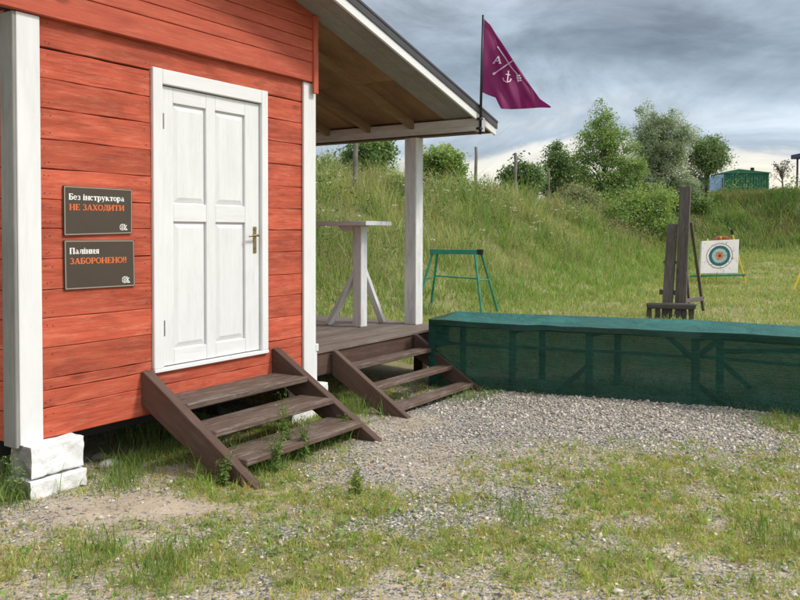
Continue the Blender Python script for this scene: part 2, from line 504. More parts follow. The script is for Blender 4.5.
SC.render.engine = 'CYCLES'; SC.cycles.use_denoising = True
SC.cycles.max_bounces = 6; SC.cycles.transparent_max_bounces = 12

# ------------------------------------------------------------------ where grass, gravel and bare soil lie (world-space ellipses)
def ell(px, py, rx, ry, wgt):
    d = 1.581 * 800 / (py - 232.6); u = (px - 400) / 800 * d
    return (u, d, rx * d / 800, ry * d * d / (1.581 * 800), wgt)


GRASS = [ell(*a) for a in [(90, 565, 200, 26, .9), (250, 492, 74, 24, 1.0), (560, 560, 200, 40, .45), (745, 515, 120, 60, .55), (640, 488, 130, 22, .4),
                           (530, 462, 60, 9, .3), (792, 424, 36, 10, 1.3), (350, 506, 45, 11, .7), (300, 570, 80, 24, .6), (470, 505, 26, 14, .6), (170, 440, 62, 24, .9),
                           (345, 405, 42, 16, 1.0), (285, 440, 42, 16, .9), (700, 470, 80, 16, .4), (430, 555, 70, 20, .4), (320, 415, 30, 18, .9), (8, 480, 26, 40, .8),
                           (610, 415, 190, 17, -1.4), (150, 510, 100, 9, -1.1), (425, 440, 70, 20, -.7), (60, 522, 60, 8, -.5), (400, 478, 60, 14, -.35)]]
GRAVEL = [ell(*a) for a in [(620, 410, 180, 18, 1.2), (700, 432, 130, 12, 1.1), (470, 432, 50, 12, .3), (430, 520, 70, 26, .35), (300, 545, 110, 26, .25), (560, 500, 160, 30, .12),
                            (760, 470, 90, 30, .2), (330, 470, 60, 26, .15), (150, 510, 112, 12, -.2), (170, 440, 70, 26, -.5), (430, 425, 45, 12, -.25), (250, 500, 60, 14, -.1)]]


def blobs(u, d, L, base):
    s = np.full(np.shape(u), base)
    for (a, b, ra, rb, wt) in L:
        q = ((u - a) / ra) ** 2 + ((d - b) / rb) ** 2
        s = s + wt * np.exp(-q * 1.1)
    return s


def grass_density(X, Y):
    u, d = to_ud(X, Y)
    g = blobs(u, d, GRASS, .36) * (.38 + .95 * sstep(.30, .68, .5 * fbm(X * 3.1, Y * 3.1, 41, 5) + .5 * fbm(X * 9, Y * 9, 47, 3)))
    return np.clip(1.25 * g + .25 * (fbm(X * 6, Y * 6, 43) - .5), 0, 1.2)


def gravel_density(X, Y):
    u, d = to_ud(X, Y)
    return np.clip(blobs(u, d, GRAVEL, .33) * (.55 + .9 * fbm(X * 1.6, Y * 1.6, 51)), 0, 1.2)


# ------------------------------------------------------------------ ground: one sheet to the horizon
def ground():
    def axis(lo, hi, fine_lo, fine_hi, step, growth):
        a = [fine_lo]; st = step
        while a[-1] > lo: st *= growth; a.append(a[-1] - st)
        b = list(np.arange(fine_lo + step, fine_hi, step)); st = step; b.append(fine_hi)
        while b[-1] < hi: st *= growth; b.append(b[-1] + st)
        return np.array(a[::-1] + b)
    us = axis(-500, 500, -4.5, 5.5, .06, 1.05); ds = axis(-300, 900, 2.5, 10.5, .06, 1.045)
    Ug, Dg = np.meshgrid(us, ds)
    X, Y = ud(Ug, Dg); Z = terrain(X, Y)
    nx, ny = len(us), len(ds)
    v = np.stack([X.ravel(), Y.ravel(), Z.ravel()], 1)
    i = np.arange(nx * (ny - 1)).reshape(ny - 1, nx)[:, :-1].ravel()
    q = np.stack([i, i + 1, i + nx + 1, i + nx], 1)
    far = sstep(8.2, 9.6, Dg - .35 * np.clip(-Ug, 0, 3))
    far = np.maximum(far, sstep(6, 9, np.abs(Ug - .5)) * (Dg < 9)); far = np.maximum(far, sstep(-.5, -4, Dg - 2))
    gr = np.clip(grass_density(X, Y), 0, 1); gv = np.clip(gravel_density(X, Y), 0, 1)
    bank = sstep(.5, 1.2, Z)
    col = np.stack([gv * (1 - far), np.clip(gr * (1 - far) + far, 0, 1), bank], -1).reshape(-1, 3)
    m, nt, bs, out = new_mat('soil_gravel_turf')
    tc = nt.nodes.new('ShaderNodeTexCoord').outputs['Object']
    sp = nt.nodes.new('ShaderNodeSeparateColor'); nt.links.new(attr(nt, 'col'), sp.inputs[0])
    n1 = noise(nt, tc, 3.0, 6, .65); n2 = noise(nt, tc, 45, 5, .7)
    soil = ramp(nt, math_(nt, 'ADD', math_(nt, 'MULTIPLY', n1, .55), math_(nt, 'MULTIPLY', n2, .45)), [(.32, (.24, .19, .13)), (.5, (.43, .355, .26)), (.68, (.56, .475, .36))])
    vo = nt.nodes.new('ShaderNodeTexVoronoi'); vo.inputs['Scale'].default_value = 62; vo.inputs['Randomness'].default_value = 1; nt.links.new(tc, vo.inputs['Vector'])
    vs = nt.nodes.new('ShaderNodeSeparateColor'); nt.links.new(vo.outputs['Color'], vs.inputs[0])
    peb = ramp(nt, vs.outputs[0], [(.0, (.17, .155, .14)), (.4, (.34, .32, .285)), (.8, (.50, .475, .43)), (1, (.62, .60, .56))])
    crack = ramp(nt, vo.outputs['Distance'], [(.35, (1, 1, 1)), (.75, grey(.35))])
    peb = mix(nt, 1.0, peb, crack, 'MULTIPLY')
    pm = math_(nt, 'MULTIPLY', ramp(nt, math_(nt, 'ADD', math_(nt, 'MULTIPLY', vs.outputs[1], .5), sp.outputs[0]), [(.55, (0, 0, 0)), (.62, (1, 1, 1))]), 1.0)
    c = mix(nt, pm, soil, peb)
    turf = ramp(nt, math_(nt, 'ADD', math_(nt, 'MULTIPLY', n1, .5), math_(nt, 'MULTIPLY', n2, .5)), [(.3, (.15, .14, .06)), (.5, (.26, .235, .11)), (.7, (.38, .33, .19))])
    tm = ramp(nt, math_(nt, 'ADD', sp.outputs[1], math_(nt, 'MULTIPLY', math_(nt, 'SUBTRACT', n2, .5), .8)), [(.70, (0, 0, 0)), (1.1, (1, 1, 1))])
    c = mix(nt, tm, c, turf)
    c = mix(nt, math_(nt, 'MULTIPLY', sp.outputs[2], .7), c, (.13, .13, .05))
    nt.links.new(c, bs.inputs['Base Color']); bs.inputs['Roughness'].default_value = .95; bs.inputs['Specular IOR Level'].default_value = .15
    bump(nt, bs, math_(nt, 'ADD', n2, math_(nt, 'MULTIPLY', math_(nt, 'MULTIPLY', math_(nt, 'SUBTRACT', 1.0, vo.outputs['Distance']), pm), 1.2)), .8, .012)
    o = raw_mesh('ground', v, q.ravel(), np.arange(len(q)) * 4, np.full(len(q), 4), m, col, None, None, True)
    tag(o, kind='structure'); o['label'] = 'sandy ground rising into grassed earth banks'; o['category'] = 'ground'


ground()

# ------------------------------------------------------------------ cabin
cabin = empty('red_cabin', (1.4, 1.2, 0), 'small red timber cabin with white door, white corner boards and open side porch', 'cabin')
ZW, ZG = .316, 2.872
DX0, DX1, DZ0, DZ1 = 1.004, 2.16, .598, 2.718
SL = .272


def under(X):                      # underside of the roof boards, right hand slope
    return 3.46 - SL * (X - 2.694)


RIDGE_X = 1.385
RIDGE_Z = under(RIDGE_X)


def roofz(X): return under(X) if X >= RIDGE_X else RIDGE_Z - SL * (RIDGE_X - X)


def plank(mb, x0, x1, z0, z1, y, th=.02, seed=0, gap=.0014, wav=.0020):
    """one siding board along X with a chamfered, slightly wavy edge"""
    n = max(2, int((x1 - x0) / .09)); xs = np.linspace(x0, x1, n + 1)
    ph = random.random() * 50
    lo = z0 + gap + wav * 2 * (vnoise(xs * 7 + ph, xs * 0 + 3, 2) - .5) * 1.5
    hi = z1 - gap + wav * 2 * (vnoise(xs * 7 + ph, xs * 0 + 9, 4) - .5) * 1.5
    yy = y + random.uniform(-.0025, .0025)
    b = .0045
    prof = [(lo, yy + th), (lo, yy + b), (lo + b, yy), (hi - b, yy), (hi, yy + b), (hi, yy + th)]
    v = np.concatenate([np.stack([xs, np.broadcast_to(Y, xs.shape), Z], 1) for Z, Y in prof])
    m = n + 1; f = []
    for k in range(5):
        for i in range(n):
            f.append([k * m + i, k * m + i + 1, (k + 1) * m + i + 1, (k + 1) * m + i])
    f += [[k * m for k in range(6)], [k * m + n for k in range(6)][::-1]]
    off = rng.random(3) * 40
    mb.add(v, f, np.stack([v[:, 0], v[:, 2], v[:, 1]], 1) + off)


# front wall boards
wl = MB(); z = ZW; rows = []
hs = [.186, .178, .190, .181, .176, .188, .184, .179, .186, .18, .187, .182, .178]
while z < ZG - .02:
    h = hs[len(rows) % len(hs)]; z1 = min(z + h, ZG + .02)
    if ZG - z1 < .06: z1 = ZG + .02
    rows.append((z, z1)); z = z1
for (z0, z1) in rows:
    for (a, b, inside) in ((z0, min(z1, DZ0 + .012), False), (max(z0, DZ0 + .012), min(z1, DZ1 - .02), True), (max(z0, DZ1 - .02), z1, False)):
        if b - a < .012: continue
        if inside:
            plank(wl, .14, DX0 + .03, a, b, 0); plank(wl, DX1 - .03, 2.63, a, b, 0)
        else: plank(wl, .14, 2.63, a, b, 0)
nl = MB()
for (z0, z1) in rows:
    for xn in (.20, .235, .985 - .03, 2.19, 2.575, 1.55):
        if DX0 < xn < DX1 and z1 > DZ0 and z0 < DZ1: continue
        for zq in (z0 + .04, z1 - .045):
            xq = xn + random.uniform(-.012, .012); zq += random.uniform(-.008, .008); a = [(xq + .0035 * math.cos(k), -.0045, zq + .0035 * math.sin(k)) for k in np.linspace(0, 2 * math.pi, 7)[:-1]]
            if random.random() < .75: nl.add(a, [[5, 4, 3, 2, 1, 0][::-1]])
o = nl.build('nail_heads', M['iron'], cabin); o['kind'] = 'stuff'
# left flank boards
front_wall = wl.build('front_cladding', M['red'], cabin)
sw = MB()
for (z0, z1) in rows: sw.box((.003, .09, z0 + .002), (.022, 3.6, z1 - .002), .005)
sw.build('side_cladding', M['red'], cabin)
bk = MB()
bk.box((.03, .021, ZW + .01), (DX0 + .03, .10, 3.40), 0.001); bk.box((DX1 - .03, .021, ZW + .01), (2.745, .10, 3.42), .001)
bk.box((DX0 + .031, .022, DZ1 - .02), (DX1 - .031, .10, 3.42), .001); bk.box((DX0 + .031, .022, ZW + .012), (DX1 - .031, .1, DZ0 + .01), .001)
bk.box((.03, .101, ZW + .01), (.10, 3.55, 3.40), .001); bk.box((.101, 3.45, ZW + .01), (2.74, 3.549, 3.40), .001)
bk.build('wall_core', M['backing'], cabin)
rw = MB()
for (z0, z1) in rows: rw.box((2.735, .05, z0 + .002), (2.755, 3.6, z1 - .002), .005)
rw.box((2.735, .05, rows[-1][1]), (2.755, 3.6, 3.40), .004)
rw.build('porch_wall', M['red'], cabin)
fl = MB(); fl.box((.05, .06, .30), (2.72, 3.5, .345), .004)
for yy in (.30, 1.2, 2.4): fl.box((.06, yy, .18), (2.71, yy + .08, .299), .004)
fl.box((.12, 3.3, -.1), (2.7, 3.34, .299), .004); fl.box((2.2, .6, -.1), (2.24, 3.3, .299), .004)  # skirts added at the rear and right to block light under the floor
fl.build('floor_and_light_skirts', M['underfloor'], cabin)
# gable boards, 3 cm proud of the wall below
gb = MB(); z = ZG; k = 0
while z < RIDGE_Z - .06:
    h = .165 if k == 0 else .0965
    z1 = z + h
    xr = 2.69; xl = -.10
    lim = (RIDGE_Z - (z1 + .01)) / SL
    xl2 = max(xl, RIDGE_X - lim); xr2 = min(xr, RIDGE_X + lim)
    if xr2 == xr and xl2 == xl: plank(gb, xl2, xr2, z, z1, -.055, .045, gap=.0016, wav=.0008)
    else:
        g_ = .0016; lo_ = (RIDGE_Z - .004 - z) / SL; hi_ = max((RIDGE_Z - .004 - z1) / SL, .01)
        pts = [(max(xl, RIDGE_X - lo_), z + g_), (min(xr, RIDGE_X + lo_), z + g_)]
        if xr < RIDGE_X + lo_ and xr > RIDGE_X + hi_: pts.append((xr, RIDGE_Z - .004 - SL * (xr - RIDGE_X)))
        pts += [(min(xr, RIDGE_X + hi_), z1 - g_), (max(xl, RIDGE_X - hi_), z1 - g_)]
        if xl > RIDGE_X - lo_ and xl < RIDGE_X - hi_: pts.append((xl, RIDGE_Z - .004 - SL * (RIDGE_X - xl)))
        gb.prism(pts, -.055, -.010, 1)
    z = z1; k += 1
gb.build('gable_cladding', M['redgable'], cabin)
gk = MB(); gk.prism([(-.09, ZG + .01), (2.68, ZG + .01), (2.68, under(2.68) - .004), (RIDGE_X, RIDGE_Z - .004), (-.09, roofz(-.09) - .004)], -.009, .02, 1)
gk.build('gable_core', M['backing'], cabin)
gt = MB(); gt.bar((2.715, -.062, 2.776), (2.715, -.062, under(2.715) - .01), .062, .022, (0, 1, 0), .004)
gt.build('gable_trim', M['redgable'], cabin)
# corner boards
for (x0, x1, zb) in ((0.012, .162, .312), (2.604, 2.766, .258)):
    c = MB(); c.box((x0, -.026, zb), (x1, -.002, ZG - .003), .004); c.build('corner_board', M['white'], cabin)
c = MB(); c.box((-.012, -.024, .300), (.010, .108, ZG - .004), .004); c.build('corner_board', M['shadedwhite'], cabin)  # side face of the white corner, shade painted in
c = MB(); c.box((2.757, .0, .27), (2.775, .10, 2.9), .003)
c.box((2.757, -.03, .535), (2.80, .02, .60), .004); c.box((2.757, -.02, .27), (2.79, .015, .533), .003)
c.build('corner_board', M['white'], cabin)
# foundation piers
def rough_block(mb, lo, hi, n=7, amp=.012, seed=0):
    lo = np.array(lo); hi = np.array(hi)
    def mk(ax, side):
        a, b = [i for i in range(3) if i != ax]
        g = np.linspace(0, 1, n); A, B = np.meshgrid(g, g)
        P = np.zeros((n * n, 3)); P[:, a] = (lo[a] + A * (hi[a] - lo[a])).ravel(); P[:, b] = (lo[b] + B * (hi[b] - lo[b])).ravel(); P[:, ax] = hi[ax] if side else lo[ax]
        c = (lo + hi) / 2; hx = (hi - lo) / 2
        q = np.abs((P - c) / hx)
        edge = np.sort(q, 1)[:, 1]
        dirn = P - c
        k1 = vnoise(P[:, 0] * 17 + P[:, 2] * 9 + seed, P[:, 1] * 17 - P[:, 2] * 13 + seed, 5); k2 = vnoise(P[:, 0] * 31 - P[:, 2] * 23, P[:, 1] * 29 + P[:, 2] * 27 + seed, 8)
        P = P - dirn / np.linalg.norm(dirn, axis=1)[:, None] * ((k1 - .3) * amp * 2 + k2 * amp + (edge > .93) * .006)[:, None]
        i = np.arange(n * (n - 1)).reshape(n - 1, n)[:, :-1].ravel()
        f = np.stack([i, i + 1, i + n + 1, i + n], 1)
        flip = (ax == 1) ^ (side == 0)
        if flip: f = f[:, ::-1]
        mb.add(P, f.tolist(), P, .5)
    for ax in range(3):
        for side in (0, 1): mk(ax, side)


for blocks in ([(.0, -.135, -.12, .40, .10, .118), (.012, -.125, .122, .385, .1, .318)],
               [(2.33, -.12, -.06, 2.84, .1, .10), (2.52, -.1, .103, 2.86, .1, .262)]):
    pr = MB()
    for j, bks in enumerate(blocks): rough_block(pr, bks[:3], bks[3:], 15, .008, j * 7)
    pr.build('foundation_pier', M['block'], cabin)
# door
cs = MB()
cs.box((DX0, -.024, DZ0 + .028), (DX0 + .085, .03, DZ1), .004); cs.box((DX1 - .072, -.024, DZ0 + .028), (DX1, .03, DZ1), .004)
cs.box((DX0 + .086, -.0235, DZ1 - .105), (DX1 - .073, .03, DZ1 - .001), .004); cs.box((DX0, -.030, DZ0), (DX1, .03, DZ0 + .027), .004)
cs.build('door_casing', M['white'], cabin)
lf = MB()
LX0, LX1, LZ0, LZ1 = 1.093, 2.084, .632, 2.606
yL = .006
vst = [(LX0, 1.205), (1.517, 1.610), (1.925, LX1)]
for a, b in vst: lf.box((a, yL, LZ0), (b, yL + .04, LZ1), .003)
for a, b in ((1.205, 1.517), (1.610, 1.925)):
    for z0, z1 in ((LZ0, .740), (1.655, 1.783), (2.497, LZ1)): lf.box((a, yL + .0006, z0), (b, yL + .04, z1), .003)
    for z0, z1 in ((.740, 1.655), (1.783, 2.497)):
        lf.box((a, yL + .022, z0), (b, yL + .035, z1), .001)
        # raised field with sloped shoulders
        e = .012; q = .045
        o = [(a + e, z0 + e), (b - e, z0 + e), (b - e, z1 - e), (a + e, z1 - e)]; i_ = [(a + q, z0 + q), (b - q, z0 + q), (b - q, z1 - q), (a + q, z1 - q)]
        v = [(x, yL + .020, zz_) for x, zz_ in o] + [(x, yL + .008, zz_) for x, zz_ in i_]
        lf.add(v, [[0, 1, 5, 4], [1, 2, 6, 5], [2, 3, 7, 6], [3, 0, 4, 7], [4, 5, 6, 7]], np.array(v)[:, [2, 0, 1]] + rng.random(3) * 9)
door = lf.build('door', M['doorwhite'], cabin)
hd = MB()
hd.box((2.012, yL - .008, 1.415), (2.046, yL - .0005, 1.625), .003)
hd.tube([(2.029, yL - .008, 1.555), (2.029, yL - .045, 1.555)], .010, 10)
hd.tube([(2.036, yL - .045, 1.555), (2.0, yL - .048, 1.556), (1.95, yL - .046, 1.552), (1.928, yL - .040, 1.548)], [.009, .009, .008, .007], 10)
hd.tube([(2.029, yL - .0078, 1.605), (2.029, yL - .014, 1.605)], .012, 10)
hd.tube([(2.029, yL - .0078, 1.45), (2.029, yL - .012, 1.45)], .009, 10)
hd.build('handle', M['brass'], door, smooth=False)
for z0 in (.90, 2.36):
    h = MB(); h.box((LX0 + .006, yL - .0022, z0 - .055), (LX0 + .030, yL - .0002, z0 + .055), .0008); [h.tube([(LX0 + .020, yL - .0024, z0 + q_), (LX0 + .020, yL - .0035, z0 + q_)], .003, 6) for q_ in (-.04, -.015, .015, .04)]; h.tube([(LX0 + .004, yL - .006, z0 - .05), (LX0 + .004, yL - .006, z0 + .05)], .008, 8)
    h.tube([(LX0 + .004, yL - .006, z0 - .012), (LX0 + .004, yL - .006, z0 + .012)], .0095, 8); h.build('hinge', M['hingemetal'], door)
# roof
rf = MB()
YF, YB = -.46, 4.0
EAVE = 5.40; LEAVE = -.55


def slab(mb, x0, x1, y0, y1, lo, hi):
    v = [(x, y, roofz(x) + o) for o in (lo, hi) for (x, y) in ((x0, y0), (x1, y0), (x1, y1), (x0, y1))]
    mb.add(v, [[3, 2, 1, 0], [4, 5, 6, 7], [0, 1, 5, 4], [1, 2, 6, 5], [2, 3, 7, 6], [3, 0, 4, 7]], np.array(v) + rng.random(3) * 9)


xs = np.linspace(RIDGE_X, EAVE, 5)
ys = [-.02, 1.23, 2.48, 3.9]
for j in range(3):
    slab(rf, RIDGE_X + .002, 4.0, ys[j] + .002, ys[j + 1] - .002, 0, .014); slab(rf, 4.003, EAVE - .01, ys[j] + .002, ys[j + 1] - .002, .0005, .014)
    slab(rf, LEAVE + .01, RIDGE_X - .002, ys[j] + .002, ys[j + 1] - .002, 0, .014)
roof = rf.build('roof', M['osb'], cabin)
rm = MB()
slab(rm, RIDGE_X, EAVE + .015, YF - .012, YB, .022, .085); slab(rm, LEAVE - .015, RIDGE_X, YF - .012, YB, .022, .085)
for k in range(24):                                                   # standing ribs of the sheet
    y = YF + .1 + k * .19
    if y > YB - .1: break
    slab(rm, RIDGE_X, EAVE + .012, y, y + .03, .0855, .105)
slab(rm, RIDGE_X, EAVE + .018, YF - .018, YF + .03, .0865, .108); slab(rm, LEAVE, RIDGE_X, YF - .018, YF + .03, .0865, .108)
rm.build('metal_sheet', M['metalroof'], roof)
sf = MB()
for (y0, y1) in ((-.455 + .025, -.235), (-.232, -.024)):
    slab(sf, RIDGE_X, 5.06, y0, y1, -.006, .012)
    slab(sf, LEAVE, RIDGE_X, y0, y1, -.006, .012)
sf.build('soffit', M['shadedwhite'], roof)  # white soffit boards, underside shade carried by the colour
fa = MB(); slab(fa, RIDGE_X, EAVE, YF, YF + .024, -.055, .021); slab(fa, LEAVE, RIDGE_X, YF, YF + .024, -.055, .021)
fa.build('fascia', M['white'], roof)
eb = MB(); slab(eb, 5.375, EAVE - .0005, YF + .026, YB - .1, -.030, .0205); slab(eb, 5.07, 5.37, YF + .026, -.026, -.004, .013)
eb.build('eave_board', M['osb'], roof)
for y in (.35, .95, 1.55, 2.15, 2.75, 3.35):
    r = MB(); v = [(x, yy, roofz(x) + o) for o in (-.095, -.002) for (x, yy) in ((2.76, y), (4.97, y), (4.97, y + .05), (2.76, y + .05))]
    r.add(v, [[3, 2, 1, 0], [4, 5, 6, 7], [0, 1, 5, 4], [1, 2, 6, 5], [2, 3, 7, 6], [3, 0, 4, 7]], np.array(v) + rng.random(3) * 9)
    r.build('rafter', M['rafter'], cabin)
bm = MB(); bm.box((4.979, -.462 + .0, 2.676), (5.085, 3.9, 2.815), .005); bm.build('porch_beam', M['oldwhite'], cabin)
bm = MB(); bm.box((4.99, -.40, 2.655), (5.075, 3.85, 2.675), .003); bm.build('beam_underlay', M['brown'], cabin)
be = MB(); be.box((4.976, -.482, 2.672), (5.088, -.4625, 2.822), .003); be.build('beam_end', M['white'], cabin)
for (px_, py_) in ((4.979, .328), (4.979, 3.3)):
    po = MB(); po.box((px_, py_ + .003, .534), (px_ + .154, py_ + .155, 2.654), .006); po.box((px_ + .004, py_, .534), (px_ + .150, py_ + .0028, 2.654), .001)
    post = po.build('porch_post', M['oldwhite'], cabin)
# porch deck
dk = MB(); y = -.02
while y < 3.5:
    dk.box((2.79, y + .003, .505), (5.22, y + .122, .533 + random.uniform(-.001, .002)), .004); y += .125
deck = dk.build('porch_deck', M['deck'], cabin)
df = MB(); df.box((2.785, .002, .305), (5.20, .045, .504), .005); df.box((5.16, .046, .305), (5.20, 3.5, .504), .005)
for x in (3.4, 4.2): df.box((x, .05, .36), (x + .06, 3.4, .504), .004)
df.build('deck_fascia', M['brown'], deck)
for x, y in ((2.9, .25), (5.0, .25), (5.0, 1.8), (2.9, 3.2), (5.0, 3.2)):
    dl = MB(); dl.box((x, y, -.1), (x + .12, y + .12, .36), .005); dl.build('deck_footing', M['brown'], deck)


# ------------------------------------------------------------------ steps
def steps(label, x0, x1, th, prof, treads, group):
    root = empty('wooden_steps', ((x0 + x1) / 2, prof[2][0] / 2, 0), label, 'steps', group)
    for (a, b) in ((x0, x0 + th), (x1 - th, x1)):
        s = MB(); s.prism(prof, a, b, 0); o = s.build('stringer', M['brown'], root)
        bv = o.modifiers.new('bevel', 'BEVEL'); bv.width = .005; bv.segments = 1
    for (yf, yb, zt) in treads:
        t = MB(); t.box((x0 + th - .002, yf, zt - .042), (x1 - th + .002, yb, zt), .006)
        t.build('tread', M['deck'] if False else M['tread'], root)
    return root


M['tread'] = wood('worn_brown_tread', (.062, .036, .026), (.108, .070, .052), (.17, .13, .106), .65, .25, True, 1.0, (.25, .215, .185), .75, .004)
steps('brown three-tread wooden steps leading up to the white door', .905, 2.295, .075,
      [(-.003, .625), (-.03, .625), (-1.075, .0), (-1.045, -.03), (-.80, -.03), (-.003, .392)][::1], [(-.385, -.03, .43), (-.645, -.33, .284), (-.925, -.60, .14)], 'wooden steps at the cabin')
steps('brown slatted wooden steps leading up to the porch deck beside the green netting', 2.995, 4.435, .06,
      [(-.023, .512), (-.05, .512), (-.845, .0), (-.82, -.03), (-.63, -.03), (-.023, .29)], [(-.245, -.10, .388), (-.49, -.34, .228), (-.735, -.58, .078)], 'wooden steps at the cabin')

# ------------------------------------------------------------------ lettering strokes
SER = .085


def stem(x, y0, y1, wd=.20, s0=True, s1=True):
    r = [([(x, y0), (x, y1)], wd)]
    if s0: r.append(([(x - .17, y0 + SER / 2), (x + .17, y0 + SER / 2)], SER))
    if s1: r.append(([(x - .17, y1 - SER / 2), (x + .17, y1 - SER / 2)], SER))
    return r


def arc(cx, cy, rx, ry, a0, a1, wd, n=14):
    return [([(cx + rx * math.cos(math.radians(a0 + (a1 - a0) * i / n)), cy + ry * math.sin(math.radians(a0 + (a1 - a0) * i / n))) for i in range(n + 1)], wd)]


def hl(x0, x1, y, wd=.09): return [([(x0, y), (x1, y)], wd)]


def oval(w, h):
    return arc(w / 2, h / 2, w / 2 - .09, h / 2 - .055, 60, 300, .15) + arc(w / 2, h / 2, w / 2 - .09, h / 2 - .055, -60, 60, .15)


def glyph(ch):
    X = .72
    if ch == ' ': return .38, []
    if ch == 'Б': return .80, stem(.20, 0, 1) + hl(.1, .68, .955) + [([(.68, 1), (.68, .78)], .08)] + hl(.2, .45, .55) + hl(.2, .45, .045) + arc(.45, .3, .20, .25, -90, 90, .17)
    if ch == 'Е': return .78, stem(.20, 0, 1) + hl(.1, .68, .955) + hl(.1, .70, .045) + hl(.2, .52, .5) + [([(.67, 1), (.67, .76)], .08), ([(.70, 0), (.70, .26)], .08), ([(.52, .38), (.52, .62)], .08)]
    if ch == 'Н': return .98, stem(.20, 0, 1) + stem(.78, 0, 1) + hl(.2, .78, .5)
    if ch == 'П': return .98, stem(.20, 0, 1) + stem(.78, 0, 1) + hl(.1, .88, .955)
    if ch == 'И': return .98, stem(.20, 0, 1) + stem(.78, 0, 1) + [([(.24, .08), (.74, .92)], .10)]
    if ch == 'Т': return .86, stem(.43, 0, 1, .2, True, False) + hl(.05, .81, .955) + [([(.08, 1), (.08, .74)], .08), ([(.78, 1), (.78, .74)], .08)]
    if ch == 'З': return .74, arc(.34, .74, .23, .21, 150, -90, .14) + arc(.34, .28, .26, .235, 90, -150, .16)
    if ch == 'А': return .92, [([(.14, .04), (.44, .97)], .09), ([(.46, .97), (.74, .04)], .19)] + hl(.24, .64, .32) + hl(.0, .30, .042, SER) + hl(.56, .92, .042, SER)
    if ch == 'Х': return .92, [([(.18, .95), (.72, .05)], .19), ([(.74, .95), (.18, .05)], .09)] + hl(.02, .36, .957, SER) + hl(.58, .90, .957, SER) + hl(.02, .34, .042, SER) + hl(.54, .92, .042, SER)
    if ch == 'О': return .88, oval(.88, 1)
    if ch == 'Р': return .80, stem(.20, 0, 1) + hl(.2, .46, .955) + hl(.2, .46, .45) + arc(.46, .70, .20, .25, -90, 90, .16)
    if ch == 'Д': return .94, [([(.72, .1), (.72, 1)], .19), ([(.24, .1), (.36, .95)], .10)] + hl(.2, .86, .957) + hl(.04, .92, .10) + [([(.07, .12), (.07, -.16)], .09), ([(.89, .12), (.89, -.16)], .09)]
    if ch == '!': return .36, [([(.18, .32), (.18, 1)], .17), ([(.18, 0), (.18, .17)], .18)]
    if ch == 'е': return .68, arc(.34, X / 2, .24, X / 2 - .05, 0, 320, .13) + hl(.14, .58, .38, .08)
    if ch == 'з': return .60, arc(.28, .53, .18, .14, 150, -90, .12) + arc(.28, .20, .20, .155, 90, -150, .13)
    if ch == 'і': return .42, stem(.2, 0, X) + [([(.12, .9), (.28, .9)], .16)]
    if ch == 'н': return .84, stem(.19, 0, X) + stem(.66, 0, X) + hl(.19, .66, .36)
    if ch == 'л': return .82, stem(.64, 0, X) + [([(.30, .68), (.26, .25), (.14, .06)], .12)] + hl(.2, .7, X - .045)
    if ch == 'с': return .64, arc(.33, X / 2, .23, X / 2 - .05, 45, 315, .15) + [([(.52, .46), (.52, .66)], .08)]
    if ch == 'т': return .70, stem(.35, 0, X, .19, True, False) + hl(.04, .66, X - .045) + [([(.06, X), (.06, .50)], .07), ([(.64, X), (.64, .50)], .07)]
    if ch == 'р': return .74, stem(.19, -.28, X) + arc(.40, X / 2, .21, X / 2 - .05, -120, 120, .14)
    if ch == 'у': return .74, [([(.16, .66), (.38, .1)], .17), ([(.60, .66), (.34, -.12), (.16, -.24)], .09)] + hl(.0, .32, X - .04, SER) + hl(.44, .74, X - .04, SER)
    if ch == 'к': return .80, stem(.19, 0, X) + [([(.25, .34), (.58, .64)], .10), ([(.34, .42), (.62, .04)], .17)] + hl(.5, .78, .04, SER)
    if ch == 'о': return .66, oval(.66, X)
    if ch == 'а': return .72, [([(.50, .05), (.50, .46)], .17)] + arc(.34, .50, .17, .16, 0, 150, .11) + arc(.30, .20, .17, .15, 60, 300, .12) + hl(.5, .68, .045, .09)
    if ch == 'я': return .76, stem(.58, 0, X) + arc(.36, .50, .19, .165, 90, 270, .13) + hl(.36, .58, X - .05) + hl(.36, .58, .34) + [([(.38, .32), (.16, .04)], .14)] + hl(.02, .24, .04, SER)
    return .6, []


def ribbon(mb, pts, wd, place, dz):
    """flat stroke of width wd along 2D pts; place(x, y, lift) -> world"""
    P = np.array(pts, float); n = len(P); L = []; Rr = []
    for i in range(n):
        t = P[min(i + 1, n - 1)] - P[max(i - 1, 0)]; t /= np.linalg.norm(t) + 1e-9; nrm = np.array([-t[1], t[0]]) * wd / 2
        L.append(P[i] + nrm); Rr.append(P[i] - nrm)
    v = [place(q[0], q[1], dz) for q in L] + [place(q[0], q[1], dz) for q in Rr]
    mb.add(v, [[i, i + 1, n + i + 1, n + i] for i in range(n - 1)], None, .5)


def text(mb, s, x0, x1, y0, h, place):
    gl = [glyph(c) for c in s]; tot = sum(g[0] for g in gl); k = (x1 - x0) / tot; x = x0; lift = 0
    for gw, st in gl:
        for j, (pts, wd) in enumerate(st):
            lift += 1
            q = [(x + p[0] * k, y0 + p[1] * h) for p in pts]
            # width scaled by the mean of both scales so stems stay heavy
            horiz = abs(q[-1][0] - q[0][0]) > abs(q[-1][1] - q[0][1]) and len(q) == 2
            ribbon(mb, q, wd * (h * 1.15 if horiz else k * 1.3), place, .0012 + (j % 8) * .00012)
        x += gw * k


